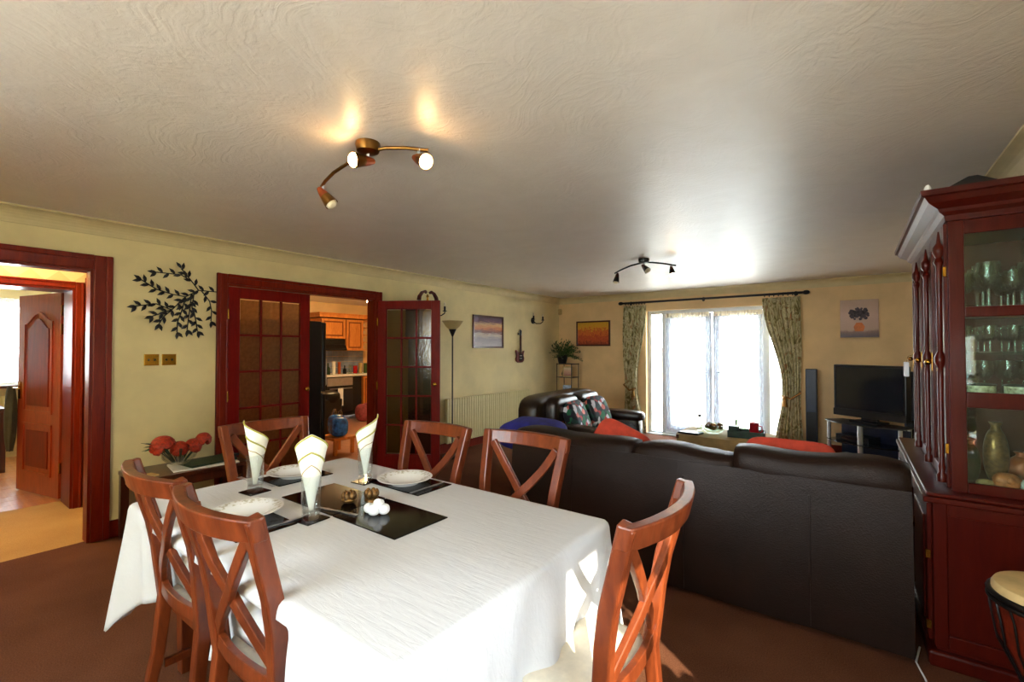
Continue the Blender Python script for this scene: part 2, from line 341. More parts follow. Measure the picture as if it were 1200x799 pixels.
    def build(s, name, mat, parent=None, smooth=False, bevel=0, solid=0, sub=0, loc=None, rotz=0, segs=2):
        me = bpy.data.meshes.new(name); me.from_pydata(s.v, [], s.f)
        mats = mat if isinstance(mat, (list, tuple)) else [mat]
        for k in mats: me.materials.append(M[k] if isinstance(k, str) else k)
        if len(mats) > 1:
            for p, i in zip(me.polygons, s.m): p.material_index = i
        if smooth:
            for p in me.polygons: p.use_smooth = True
            if smooth != 2:
                try: me.set_sharp_from_angle(angle=math.radians(40))
                except Exception: pass
        me.update(); o = bpy.data.objects.new(name, me); C.objects.link(o)
        if parent: o.parent = parent
        if loc: o.location = loc
        if rotz: o.rotation_euler = (0, 0, rotz)
        if solid: md = o.modifiers.new('thickness', 'SOLIDIFY'); md.thickness = solid; md.offset = 0
        if bevel: md = o.modifiers.new('edges', 'BEVEL'); md.width = bevel; md.segments = segs; md.limit_method = 'ANGLE'
        if sub: md = o.modifiers.new('soft', 'SUBSURF'); md.levels = sub; md.render_levels = sub
        return o
def thing(name, label, cat, loc=(0, 0, 0), rotz=0, group=None):
    o = bpy.data.objects.new(name, None); C.objects.link(o); o.empty_display_size = 0.1
    o.location = loc; o.rotation_euler = (0, 0, rotz); return tag(o, label, cat, group)
def tag(o, label, cat, group=None):
    o['label'] = label; o['category'] = cat
    if group: o['group'] = group
    return o
def struct(o, label=None, parent=False):
    o['kind'] = 'structure'
    if label: o['label'] = label
    return o
def copy_tree(root, loc, rotz, label, group=None):
    r = root.copy(); C.objects.link(r); r.location = loc; r.rotation_euler = (0, 0, rotz); r['label'] = label
    if group: r['group'] = group
    for ch in [x for x in bpy.data.objects if x.parent == root]:
        c = ch.copy(); C.objects.link(c); c.parent = r
        for g in [x for x in bpy.data.objects if x.parent == ch]:
            d = g.copy(); C.objects.link(d); d.parent = c
    return r
def shared(src, loc=None, parent=None, name=None, rot=None, scale=None):
    o = src.copy(); C.objects.link(o)
    if name: o.name = name
    if parent is not None: o.parent = parent
    if loc is not None: o.location = loc
    if rot is not None: o.rotation_euler = rot
    if scale is not None: o.scale = scale
    return o

XL, XR, YB, YF, H = -4.55, 0.70, 7.67, -1.30, 2.39
# ------------------------------------------------------------------ room shell
def S(name, mb, mat, label, **k): return struct(mb.build(name, mat, **k), label)
S('floor', MB().box(XL - 0.06, XR + 0.12, YF - 0.12, YB + 0.13, -0.12, 0), 'carpet', 'brown carpet of the dining and living room')
S('ceiling', MB().box(XL - 0.12, XR + 0.12, YF - 0.12, YB + 0.13, H, H + 0.12), 'ceiling', 'swirl textured cream ceiling')
D1 = (0.06, 0.905); D2 = (1.80, 3.42); DH = 2.03
m = MB()
for y0, y1, z0, z1 in ((YF, D1[0], 0, H), (D1[0], D1[1], DH, H), (D1[1], D2[0], 0, H), (D2[0], D2[1], DH, H), (D2[1], YB, 0, H)):
    m.box(XL - 0.12, XL, y0, y1, z0, z1)
S('wall_left', m, 'wall', 'cream wall with the doorways')
# wall_back with patio opening
PX0, PX1, PH = -2.84, -0.76, 2.08
m = MB().box(XL - 0.12, PX0, YB, YB + 0.25, 0, H).box(PX1, XR + 0.12, YB, YB + 0.25, 0, H).box(PX0, PX1, YB, YB + 0.25, PH, H)
S('wall_back', m, 'wall_peach', 'peach end wall around the patio doors')
# wall_right with side window
WY0, WY1, WZ0, WZ1 = 0.1, 1.2, 0.68, 2.0
m = MB().box(XR, XR + 0.12, YF, WY0, 0, H).box(XR, XR + 0.12, WY1, YB, 0, H).box(XR, XR + 0.12, WY0, WY1, 0, WZ0).box(XR, XR + 0.12, WY0, WY1, WZ1, H)
S('wall_right', m, 'wall', 'cream side wall behind the cabinet')
FX0, FX1, FZ0, FZ1 = -2.4, -0.2, 1.0, 2.08
m = MB().box(XL - 0.12, FX0, YF - 0.12, YF, 0, H).box(FX1, XR + 0.12, YF - 0.12, YF, 0, H).box(FX0, FX1, YF - 0.12, YF, 0, FZ0).box(FX0, FX1, YF - 0.12, YF, FZ1, H)
S('wall_front', m, 'wall', 'wall behind the camera with a wide window')
# coving: quarter-round profile
def cove(p0, p1, inward, name):
    a = 0.095; prof = [(0, -a - 0.012), (0.012, -a - 0.012), (0.012, -a)]
    for k in range(7):
        q = PI / 2 * k / 6; prof.append((0.012 + (a - 0.012) * (1 - math.cos(q)) , -a + (a - 0.012) * math.sin(q)))
    prof += [(a + 0.012, -0.012), (a + 0.012, 0), (0, 0)]
    p0, p1, n_ = Vector(p0), Vector(p1), Vector(inward); vs = []
    for p in (p0, p1):
        for d, z in prof: vs.append(p + n_ * d + Vector((0, 0, H + z)))
    k = len(prof); fs = [(i, (i + 1) % k, k + (i + 1) % k, k + i) for i in range(k)] + [tuple(range(k)), tuple(range(k, 2 * k))[::-1]]
    struct(MB().add(vs, fs).build(name, 'coving'), 'cream plaster coving')
cove((XL, YF, 0), (XL, YB, 0), (1, 0, 0), 'trim_1'); cove((XL, YB, 0), (XR, YB, 0), (0, -1, 0), 'trim_2')
cove((XR, YF, 0), (XR, YB, 0), (-1, 0, 0), 'trim_3'); cove((XL, YF, 0), (XR, YF, 0), (0, 1, 0), 'trim_4')
# baseboards
def skirting(name, segs, mat='trim'):
    m = MB()
    for b in segs: m.box(*b)
    struct(m.build(name, mat, bevel=0.006), 'reddish wood skirting board')
skirting('baseboard_left', [(XL, XL + 0.02, YF, D1[0] - 0.09, 0, 0.13), (XL, XL + 0.02, D1[1] + 0.09, D2[0] - 0.08, 0, 0.13), (XL, XL + 0.02, D2[1] + 0.08, YB, 0, 0.13)])
skirting('baseboard_back', [(XL + 0.02, PX0, YB - 0.02, YB, 0, 0.13), (PX1, XR, YB - 0.02, YB, 0, 0.13)])
skirting('baseboard_right', [(XR - 0.02, XR, YF, YB - 0.02, 0, 0.13)])

# door frames (architrave + lining)
def frame(name, y0, y1, label, w_=0.075, x_in=XL, x_out=XL - 0.12, mat='trim', h=DH, both=True):
    lining = MB().box(x_out, x_in, y0, y0 + 0.025, 0, h).box(x_out, x_in, y1 - 0.025, y1, 0, h).box(x_out, x_in, y0 + 0.025, y1 - 0.025, h - 0.025, h)
    root = struct(lining.build(name, mat, bevel=0.002), label)
    for sgn, xx in ((1, x_in), (-1, x_out)) if both else ((1, x_in),):
        a, b = sorted((xx, xx + sgn * 0.02)); a2, b2 = sorted((xx, xx + sgn * 0.032))
        for yy, s2 in ((y0, -1), (y1, 1)):
            p, q = sorted((yy - s2 * 0.008, yy + s2 * w_)); o_, r_ = sorted((yy + s2 * w_ * 0.62, yy + s2 * w_))
            MB().box(a, b, p, q, 0, h + w_).box(a2, b2, o_, r_, 0, h + w_).build('architrave', mat, root, bevel=0.006)
        MB().box(a, b, y0 + 0.008, y1 - 0.008, h - 0.008, h + w_).box(a2, b2, y0 + 0.008, y1 - 0.008, h + w_ * 0.62, h + w_).build('architrave_head', mat, root, bevel=0.006)
    return root
frame('trim_5', D1[0], D1[1], 'red mahogany frame of the open hall doorway', 0.10)
frame('trim_6', D2[0], D2[1], 'red mahogany frame of the glazed kitchen double doors', 0.08)

# glazed french door leaves, 3 x 5 panes
def glazed_leaf(name, loc, rotz, width, label, gm='doorglass'):
    # local: hinge at origin, leaf along +X, thickness y -0.02..0.02
    T = 0.02; hgt = 1.999; z0 = 0.012
    sw = 0.10; tr = 0.10; br = 0.20
    f = MB().box(0, sw, -T, T, z0, hgt).box(width - sw, width, -T, T, z0, hgt).box(sw, width - sw, -T, T, hgt - tr, hgt).box(sw, width - sw, -T, T, z0, br)
    root = struct(f.build(name, 'door', loc=loc, rotz=rotz, bevel=0.004), label)
    gx0, gx1, gz0, gz1 = sw, width - sw, br, hgt - tr; bw = 0.02
    cw = (gx1 - gx0) / 3; ch = (gz1 - gz0) / 5
    for i in (1, 2): MB().box(gx0 + i * cw - bw / 2, gx0 + i * cw + bw / 2, -0.014, 0.014, gz0, gz1).build('glazing_bar', 'door', root, bevel=0.004)
    for j in range(1, 5): MB().box(gx0, gx1, -0.0135, 0.0135, gz0 + j * ch - bw / 2, gz0 + j * ch + bw / 2).build('glazing_bar', 'door', root, bevel=0.004)
    first = None
    for i in range(3):
        for j in range(5):
            cx, cz = gx0 + (i + .5) * cw, gz0 + (j + .5) * ch
            if first is None: first = MB().box(-cw / 2 + bw / 2, cw / 2 - bw / 2, -0.003, 0.003, -ch / 2 + bw / 2, ch / 2 - bw / 2).build('pane', gm, root, loc=(cx, 0, cz))
            else: shared(first, (cx, 0, cz), root)
    k = MB()
    for s_ in (-1, 1): k.tube([(width - 0.05, s_ * T, 1.02), (width - 0.05, s_ * (T + 0.03), 1.02)], [0.012, 0.012]).ball((width - 0.05, s_ * (T + 0.045), 1.02), (0.024, 0.018, 0.024))
    k.build('door_knob', 'brass', root, smooth=True)
    for z in (0.25, 1.0, 1.75): MB().tube([(-0.004, -T - 0.004, z - 0.045), (-0.004, -T - 0.004, z + 0.045)], 0.008).build('hinge', 'brass', root, smooth=True)
    return root
glazed_leaf('door_1', (XL - 0.03, D2[0] + 0.027, 0), PI / 2, 0.782, 'closed red framed glazed door leaf with fifteen panes')
glazed_leaf('door_2', (XL + 0.035, D2[1] + 0.02, 0), math.atan2(0.39, 0.62), 0.74, 'glazed door leaf swung open into the room', 'doorglass2')

# ------------------------------------------------------------------ hall, study and kitchen beyond the left wall
S('floor_hall', MB().box(-6.02, XL - 0.06, -1.3, 1.32, -0.12, -0.001), 'hall_carpet', 'beige carpet of the hall')
S('ceiling_hall', MB().box(-6.0, XL - 0.12, -1.3, 1.32, H, H + 0.1), 'white', 'white hall ceiling')
S('wall_hall_side', MB().box(-9.1, XL - 0.12, 1.32, 1.42, 0, H), 'wall', 'partition between hall and kitchen')
S('wall_hall_end', MB().box(-9.1, XL - 0.12, -1.42, -1.3, 0, H), 'wall', 'end wall of hall and study')
S('wall_hall_far', MB().box(-6.0, -5.65, -1.3, 0.14, 0, 2.0).box(-6.0, -5.65, 1.0, 1.32, 0, 2.0).box(-6.0, -5.65, -1.3, 1.32, 2.0, H), 'wallpaper', 'diamond patterned wall over the inner doorway')
frame('trim_7', 0.14, 1.0, 'red wood frame of the inner study doorway', 0.05, -5.65, -6.0, 'trim', 1.985)
MB().box(-5.648, -5.60, 1.055, 1.31, 0, 2.08).build('trim_8', 'trim', bevel=0.004)['kind'] = 'structure'
# study
fl = struct(MB().box(-9.1, -6.02, -1.3, 1.32, -0.12, -0.02).build('floor_study', 'laminate'), 'orange laminate floor of the study')
first = None; ix = 0; x = -6.02
while x > -9.0:
    w_ = 0.19
    if first is None: first = MB().box(-w_ + 0.003, 0, -1.29, 1.31, -0.02, 0).build('plank', 'laminate', fl, loc=(x, 0, 0), bevel=0.002)
    else: shared(first, (x, 0, random.uniform(-0.0006, 0.0004)), fl)
    x -= w_
S('ceiling_study', MB().box(-9.1, -6.0, -1.3, 1.32, H, H + 0.1), 'white', 'white study ceiling')
m = MB().box(-9.1, -9.0, -1.3, -0.1, 0, H).box(-9.1, -9.0, 1.28, 1.32, 0, H).box(-9.1, -9.0, -0.1, 1.28, 0, 0.95).box(-9.1, -9.0, -0.1, 1.28, 2.05, H)
S('wall_study_far', m, 'wall', 'cream far wall of the study with a window')
wf = struct(MB().box(-9.08, -9.02, -0.1, 1.28, 0.95, 1.0).box(-9.08, -9.02, -0.1, 1.28, 2.0, 2.05).box(-9.08, -9.02, -0.1, -0.05, 1, 2).box(-9.08, -9.02, 1.23, 1.28, 1, 2).box(-9.08, -9.02, 0.55, 0.6, 1, 2).build('window_1', 'white', bevel=0.004), 'white framed study window')
for y0, y1 in ((-0.05, 0.55), (0.6, 1.23)): MB().box(-9.055, -9.045, y0, y1, 1, 2).build('pane', 'pane', wf)
MB().box(-9.0, -8.84, -0.16, 1.3, 0.92, 0.955).build('window_sill', 'darkwood', wf, bevel=0.004)
def wave_sheet(x0, x1, y, z0, z1, n_, amp, along='x', nu=60, nv=12, edge=None):
    def fn(u, v):
        a = x0 + (x1 - x0) * u; z = z0 + (z1 - z0) * v
        if edge: a = edge(u, v)
        d = amp * math.sin(2 * PI * n_ * u) + 0.3 * amp * math.sin(2 * PI * n_ * 2.7 * u + 4 * v)
        return (a, y + d, z) if along == 'x' else (y + d, a, z)
    return MB().grid(fn, nu, nv)
tag(wave_sheet(-0.1, 1.25, -8.93, 0.99, 2.1, 14, 0.012, 'y').build('net_curtain', 'net', smooth=True), 'white net curtain hanging over the small study window at the left edge', 'curtain')
rt = thing('radiator', 'cream ribbed radiator under the study window beyond the hall', 'radiator', (-8.97, 0.6, 0.0))
m = MB().box(0, 0.03, -0.55, 0.62, 0.25, 0.82)
for k in range(24): m.box(0.03, 0.045, -0.54 + k * 0.0485, -0.515 + k * 0.0485, 0.27, 0.8)
m.build('panel', 'rad', rt, bevel=0.004); MB().tube([(0.02, 0.66, 0), (0.02, 0.66, 0.3), (0.02, 0.6, 0.3)], 0.012).build('pipe', 'white', rt, smooth=True)
# desk fragment at the left edge in the study
dk = thing('study_desk', 'small dark wooden desk standing in the study at the left edge', 'desk', (-8.2, 0.52, 0))
MB().box(-0.3, 0.3, -0.5, 0.3, 0.70, 0.74).build('desk_top', 'darkwood', dk, bevel=0.004)
for a in (-0.27, 0.27):
    for b in (-0.47, 0.27): MB().box(a - 0.025, a + 0.025, b - 0.025, b + 0.025, 0, 0.70).build('leg', 'darkwood', dk, bevel=0.003)
# study door: two-panel arched, open
def panel_door(name, hinge, ang, width, label):
    hgt = 1.97; z0 = 0.012; T = 0.02
    root = struct(MB().box(0, width, -T, T, z0, hgt).build(name, 'door2', loc=hinge, rotz=ang, bevel=0.003), label)
    for s_ in (-1, 1):
        f = MB(); yy = s_ * T; y2 = s_ * (T + 0.012); a, b = sorted((yy, y2))
        mp = lambda u, v, w2: (u, w2, v)
        # arched panel moulding frame + raised field
        def arch(inset):
            x0, x1, zb, zs, zt = 0.13 + inset, width - 0.13 - inset, 0.80 + inset, 1.70 - inset, 1.80 - inset
            pts = [(x0, zb), (x1, zb), (x1, zs)]
            for k in range(1, 12):
                t = k / 12; xx = x1 + (x0 - x1) * t; s2 = 0.5 - 0.5 * math.cos(2 * PI * t)
                pts.append((xx, zs + (zt - zs) * s2))
            pts.append((x0, zs)); return pts
        o1, o2 = arch(0), arch(0.025); k = len(o1)
        vs = [(u, yy, v) for u, v in o1] + [(u, y2, v) for u, v in o1] + [(u, y2, v) for u, v in o2] + [(u, yy, v) for u, v in o2]
        fs = [(q * k + i, q * k + (i + 1) % k, (q + 1) * k + (i + 1) % k, (q + 1) * k + i) for q in range(3) for i in range(k)]
        MB().add(vs, fs).build('panel_moulding', 'door2', root)
        MB().prism(arch(0.07), a, a + (b - a) * 0.7, mp).build('raised_panel', 'trim', root, bevel=0.004)
        MB().box(0.13, width - 0.13, a, b, 0.20, 0.225).box(0.13, width - 0.13, a, b, 0.675, 0.70).box(0.13, 0.155, a, b, 0.225, 0.675).box(width - 0.155, width - 0.13, a, b, 0.225, 0.675).build('panel_moulding', 'door2', root)
        MB().box(0.2, width - 0.2, a, a + (b - a) * 0.7, 0.27, 0.63).build('raised_panel', 'trim', root, bevel=0.004)
        MB().box(width - 0.085, width - 0.045, a, b, 0.93, 1.10).tube([(width - 0.065, y2, 1.04), (width - 0.065, y2 + s_ * 0.04, 1.04), (width - 0.17, y2 + s_ * 0.045, 1.04)], 0.009).build('handle', 'brass', root, smooth=True)
    for z in (0.3, 1.62, 1.80): MB().box(-0.012, 0.002, -T - 0.014, T, z - 0.05, z + 0.05).build('hinge', 'brass', root)
    return root
panel_door('door_3', (-6.06, 0.985, 0), math.atan2(-0.185, -0.79), 0.81, 'red brown two panel door with arched top panel opened into the study')
ct = MB()
def coat(u, v):
    q = 2 * PI * u; r = 0.035 + 0.045 * math.sin(PI * min(1, v * 1.05)) ** 0.6 + 0.012 * math.sin(5 * q + 3 * v)
    return (r * 1.0 * math.cos(q), 0.55 * r * math.sin(q), 1.04 - 0.62 * (1 - v) if False else 1.05 - 0.65 * v)
ct.grid(coat, 28, 14, True)
tag(ct.build('coat', 'olive', smooth=True, loc=(-6.86, 0.735, 0)), 'dark olive coat hanging from the handle of the arched panel door', 'coat')

# kitchen
kf = struct(MB().box(-8.9, XL - 0.06, 1.42, 7.0, -0.12, -0.006).build('floor_kitchen', 'ktile'), 'pinkish kitchen floor')
S('ceiling_kitchen', MB().box(-8.9, XL - 0.12, 1.42, 7.0, H, H + 0.1), 'white', 'kitchen ceiling')
S('wall_kitchen_far', MB().box(-8.9, -8.78, 1.42, 7.0, 0, H), 'wall_peach', 'far kitchen wall')
S('wall_kitchen_side', MB().box(-8.9, XL - 0.12, 7.0, 7.1, 0, H), 'wall_peach', 'side kitchen wall')
t = thing('fridge_freezer', 'tall black fridge freezer just inside the kitchen doorway', 'fridge', (-5.43, 2.72, 0))
MB().box(-0.31, 0.31, -0.40, 0.36, 0.03, 1.76).build('body', 'blackplastic', t, bevel=0.01)
MB().box(-0.31, 0.31, 0.365, 0.42, 0.06, 0.90).build('freezer_door', 'blackplastic', t, bevel=0.012)
MB().box(-0.31, 0.31, 0.365, 0.42, 0.92, 1.75).build('fridge_door', 'blackplastic', t, bevel=0.012)
MB().tube([(0.24, 0.44, 0.98), (0.24, 0.46, 1.0), (0.24, 0.46, 1.3), (0.24, 0.44, 1.32)], 0.012).build('handle', 'steel', t, smooth=True)
MB().lathe([(0, 0), (0.022, 0), (0.022, 0.006), (0, 0.006)], mat=Euler((0, PI / 2, 0)).to_matrix().to_4x4(), c=(0.31, 0.12, 1.62)).build('round_badge', 'white', t)
# base units run along the far kitchen wall
def unit(name, y0, y1, z0, z1, depth, label, cat, xw=-8.78, mat='pine', group=None):
    t = thing(name, label, cat, (xw, (y0 + y1) / 2, z0), 0, group); hw = (y1 - y0) / 2; hh = z1 - z0
    MB().box(0, depth - 0.02, -hw + 0.001, hw - 0.001, 0, hh).build('body', mat, t)
    d = MB().box(depth - 0.02, depth, -hw + 0.004, hw - 0.004, 0.004, hh - 0.004).build('door', 'oakshade', t, bevel=0.004)  # dark backing paints the shade between frame and raised panel
    MB().box(depth, depth + 0.01, -hw + 0.078, hw - 0.078, 0.078, hh - 0.078).build('raised_panel', mat, d, bevel=0.008)
    MB().box(depth, depth + 0.012, -hw + 0.004, -hw + 0.05, 0.004, hh - 0.004).box(depth, depth + 0.012, hw - 0.05, hw - 0.004, 0.004, hh - 0.004).box(depth, depth + 0.012, -hw + 0.05, hw - 0.05, 0.004, 0.05).box(depth, depth + 0.012, -hw + 0.05, hw - 0.05, hh - 0.05, hh - 0.004).build('door_frame', 'trim' if mat == 'x' else mat, d, bevel=0.003)
    MB().ball((depth + 0.025, hw - 0.08, 0.1), 0.014).build('knob', 'brass', d, smooth=True)
    return t
for i, (a, b) in enumerate(((3.6, 4.2), (4.2, 4.8))): unit('base_unit', a, b, 0.1, 0.87, 0.58, 'orange oak kitchen base unit ' + ('furthest left of the cooker' if i == 0 else 'immediately left of the cooker'), 'cabinet')
unit('base_unit', 5.86, 6.5, 0.1, 0.87, 0.58, 'orange oak kitchen base unit right of the black oven', 'cabinet')
unit('wall_unit', 5.02, 5.55, 1.64, 2.04, 0.42, 'short orange oak wall unit above the cooker hood', 'cabinet')
unit('wall_unit', 5.57, 5.98, 1.40, 2.04, 0.42, 'taller orange oak wall unit right of the cooker hood', 'cabinet')
t = thing('open_shelf_unit', 'open end shelf unit of curved oak shelves with crockery in the kitchen', 'shelf', (-8.78, 6.12, 1.40))
MB().box(0, 0.02, -0.13, 0.13, 0, 0.64).box(0, 0.3, -0.14, -0.12, 0, 0.64).build('body', 'pine', t)
for z in (0, 0.16, 0.32, 0.48, 0.62): MB().prism([(0.02, -0.12), (0.38, -0.12), (0.34, 0.02), (0.2, 0.11), (0.02, 0.13)], z, z + 0.018, lambda u, v, w2: (u, v, w2)).build('shelf', 'pine', t)
for k, z in enumerate((0.018, 0.178, 0.338, 0.498)):
    tag(MB().lathe([(0, 0), (0.03, 0), (0.05, 0.05), (0.055, 0.08), (0.05, 0.08), (0.028, 0.01), (0, 0.01)]).build('bowl', 'china', smooth=True, loc=(-8.58, 6.1, 1.40 + z)), 'small pale bowl on the ' + ('bottom', 'second', 'third', 'top')[k] + ' curved shelf of the kitchen end unit', 'bowl', 'bowls on the curved kitchen shelves')
tag(MB().box(-8.80, -8.30, 4.95, 6.25, 2.06, 2.12).box(-8.80, -8.28, 4.93, 6.27, 2.12, 2.15).build('cornice', 'pine', bevel=0.006), 'oak cornice running along the top of the kitchen wall units', 'cornice')
t = thing('cooker_hood', 'black cooker hood under the short wall unit', 'cooker hood', (-8.76, 5.29, 1.40))
MB().box(0, 0.40, -0.26, 0.26, 0.12, 0.23).build('hood_body', 'black', t, bevel=0.006); MB().prism([(0, 0), (0.45, 0), (0.45, 0.04), (0.38, 0.12), (0, 0.12)], -0.27, 0.27, lambda u, v, w2: (u, w2, v)).build('canopy', 'black', t, bevel=0.004)
tag(MB().box(-8.78, -8.17, 3.6, 6.5, 0.88, 0.92).build('worktop', 'white', bevel=0.006), 'pale continuous kitchen worktop under the splashback', 'worktop')
t = thing('oven', 'black built-in oven with a white towel rail in the kitchen', 'oven', (-8.76, 5.33, 0.1))
MB().box(0, 0.56, -0.5, 0.5, 0, 0.77).build('body', 'black', t); MB().box(0.56, 0.585, -0.28, 0.28, 0.08, 0.58).build('oven_door', 'blackplastic', t, bevel=0.006)
MB().box(0.56, 0.58, -0.28, 0.28, 0.60, 0.76).build('control_panel', 'steel', t, bevel=0.004); MB().tube([(0.6, -0.24, 0.55), (0.62, -0.24, 0.55), (0.62, 0.24, 0.55), (0.6, 0.24, 0.55)], 0.008).build('handle', 'steel', t, smooth=True)
tag(wave_sheet(-0.06, 0.06, 0.0, -0.35, 0, 2, 0.008, 'y', 12, 6).build('tea_towel', 'paper', smooth=True, loc=(-8.128, 5.30, 0.66)), 'white tea towel hanging on the oven handle', 'towel')
# splashback tiles: stuff part (too small)
sp = MB()
for i in range(19):
    for j in range(4): sp.box(-8.776, -8.768, 3.9 + i * 0.125, 3.9 + i * 0.125 + 0.12, 0.925 + j * 0.118, 0.925 + j * 0.118 + 0.113)
M['bluetile'] = plain('blue_grey_tile', (132, 146, 176), 0.2, 0, 0.15, 6)
o = sp.build('tile_splashback', 'bluetile', bevel=0.002); tag(o, 'blue grey tiled splashback above the kitchen worktop', 'tiles'); o['kind'] = 'stuff'
# things on the worktop
kc = [('orange storage jar', 'terracotta'), ('dark green bottle', 'dgreen'), ('white storage jar', 'china'), ('brown storage jar', 'copper'), ('tall dark bottle', 'black'), ('clear glass jar', 'crystal'), ('red tin', 'redmug'), ('pale jar', 'beige'), ('green tin', 'green'), ('steel canister', 'steel')]
for k in range(10):
    lb, mt = kc[k]; y = 5.08 + k * 0.125; r = random.uniform(0.03, 0.045); hh = random.uniform(0.14, 0.26)
    tall = 'bottle' in lb
    prof = [(0, 0), (r, 0), (r, hh * 0.6), (r * 0.35, hh * 0.75), (r * 0.35, hh * 1.1), (0, hh * 1.1)] if tall else [(0, 0), (r, 0), (r * 1.05, hh * .5), (r, hh * 0.9), (r * 1.06, hh * 0.9), (r * 1.06, hh), (0, hh * 1.03)]
    pos = ('left end', 'second from the left')[k] if k < 2 else ('right end' if k == 9 else 'middle')
    tag(MB().lathe(prof, n=14).build('bottle' if tall else 'jar', mt, smooth=True, loc=(-8.42, y, 0.921)), lb + ' in the row on the kitchen worktop by the cooker', 'bottle' if tall else 'jar', 'jars and bottles on the kitchen worktop')
t = thing('waste_bin', 'black kitchen bin standing in front of the oven', 'bin', (-6.95, 4.28, 0))
MB().prism([(-0.17, 0), (0.17, 0), (0.2, 0.62), (-0.2, 0.62)], -0.16, 0.16, lambda u, v, w2: (u, w2, v)).build('body', 'blackplastic', t, bevel=0.02)
MB().ball((0, 0, 0.63), (0.21, 0.17, 0.12), e=0.6).build('lid', 'black', t, smooth=True)
t = thing('low_stool', 'low wooden stool on the kitchen floor under the blue bag', 'stool', (-5.75, 3.70, 0))
MB().box(-0.2, 0.2, -0.17, 0.17, 0.2, 0.235).build('seat', 'pine', t, bevel=0.006)
for a in (-0.16, 0.16):
    for b in (-0.13, 0.13): MB().box(a - 0.02, a + 0.02, b - 0.02, b + 0.02, 0, 0.2).build('leg', 'pine', t)
t = thing('blue_bag', 'shiny blue carrier bag standing on the low kitchen stool', 'bag', (-5.75, 3.70, 0.236))
MB().ball((-0.06, 0.03, 0.14), (0.10, 0.11, 0.14), 20, 12, 0.6).ball((0.08, -0.02, 0.13), (0.09, 0.11, 0.13), 20, 12, 0.6).build('bag_body', 'bluebag', t, smooth=True)
for a in (-0.08, 0.06): MB().tube([(a - 0.04, 0.0, 0.25), (a - 0.035, 0.01, 0.32), (a, 0.015, 0.35), (a + 0.035, 0.01, 0.32), (a + 0.04, 0, 0.25)], 0.012).build('bag_handle', 'crystal', t, smooth=True)
tag(MB().ball((0, 0, 0.17), (0.15, 0.13, 0.17), 20, 12, 0.7).ball((0.03, 0.06, 0.3), (0.09, 0.07, 0.06), 12, 8).build('laundry_bag', 'pinkcloth', smooth=True, loc=(-7.85, 5.62, 0)), 'dusky pink cloth bag slumped on the kitchen floor', 'bag')
t = thing('kitchen_fill_globe', 'unseen round ceiling light added to warm the kitchen', 'light', (-6.6, 4.9, H))  # unseen globe added to give the kitchen its warm light
MB().lathe([(0, 0), (0.07, 0), (0.07, -0.03), (0, -0.03)]).build('ceiling_rose', 'white', t, smooth=True)
M['kglow'] = emit('kitchen_glow', (255, 214, 150), 150)
MB().ball((0, 0, -0.11), 0.1).build('lamp_globe', 'kglow', t, smooth=True)
t = thing('hall_fill_globe', 'unseen round ceiling light added to brighten the hall', 'light', (-5.15, 0.1, H))  # unseen globe added to lift the hall carpet
MB().lathe([(0, 0), (0.06, 0), (0.06, -0.03), (0, -0.03)]).build('ceiling_rose', 'white', t, smooth=True)
MB().ball((0, 0, -0.1), 0.08).build('lamp_globe', 'kglow', t, smooth=True)

# ------------------------------------------------------------------ patio doors and garden
pf = MB().box(PX0, PX0 + 0.06, YB + 0.1, YB + 0.17, 0, PH).box(PX1 - 0.06, PX1, YB + 0.1, YB + 0.17, 0, PH).box(PX0 + 0.06, PX1 - 0.06, YB + 0.1, YB + 0.17, PH - 0.06, PH).box(PX0 + 0.06, PX1 - 0.06, YB + 0.1, YB + 0.17, 0, 0.04)
for x in (-2.57, -1.03): pf.box(x - 0.03, x + 0.03, YB + 0.1, YB + 0.17, 0.04, PH - 0.06)
W2 = struct(pf.build('window_2', 'upvc', bevel=0.004), 'white patio door frame with side lights')
for x0, x1 in ((PX0 + 0.06, -2.6), (-1.0, PX1 - 0.06)): MB().box(x0, x1, YB + 0.13, YB + 0.14, 0.04, PH - 0.06).build('pane', 'pane', W2)
for nm, x0, x1, hs in (('door_4', -2.54, -1.81, 1), ('door_5', -1.79, -1.06, -1)):
    s_ = 0.10
    d = struct(MB().box(x0, x0 + s_, YB + 0.11, YB + 0.17, 0.045, PH - 0.065).box(x1 - s_, x1, YB + 0.11, YB + 0.17, 0.045, PH - 0.065).box(x0 + s_, x1 - s_, YB + 0.11, YB + 0.17, 0.045, 0.17).box(x0 + s_, x1 - s_, YB + 0.11, YB + 0.17, PH - 0.15, PH - 0.065).build(nm, 'upvc', bevel=0.005), 'glazed patio door leaf, ' + ('left' if hs > 0 else 'right'))
    MB().box(x0 + s_, x1 - s_, YB + 0.135, YB + 0.145, 0.17, PH - 0.15).build('pane', 'pane', d)
    hx = x1 - 0.04 if hs > 0 else x0 + 0.04
    MB().box(hx - 0.015, hx + 0.015, YB + 0.1, YB + 0.11, 0.93, 1.12).tube([(hx, YB + 0.1, 1.06), (hx, YB + 0.06, 1.06), (hx - hs * 0.11, YB + 0.055, 1.06)], 0.009).build('handle', 'steel', d, smooth=True)
MB().box(PX0, PX1, YB + 0.0, YB + 0.1, -0.01, 0.015).build('trim_9', 'upvc')['kind'] = 'structure'
def netfn(x0, x1, y, ph):
    def fn(u, v):
        z = 0.10 + (1.98 - 0.10) * v; a = x0 + (x1 - x0) * u
        d = 0.013 * math.sin(2 * PI * 11 * u + ph + 0.6 * math.sin(3 * v)) + 0.006 * math.sin(2 * PI * 27 * u + 2 * v)
        return (a, y + d, z)
    return fn
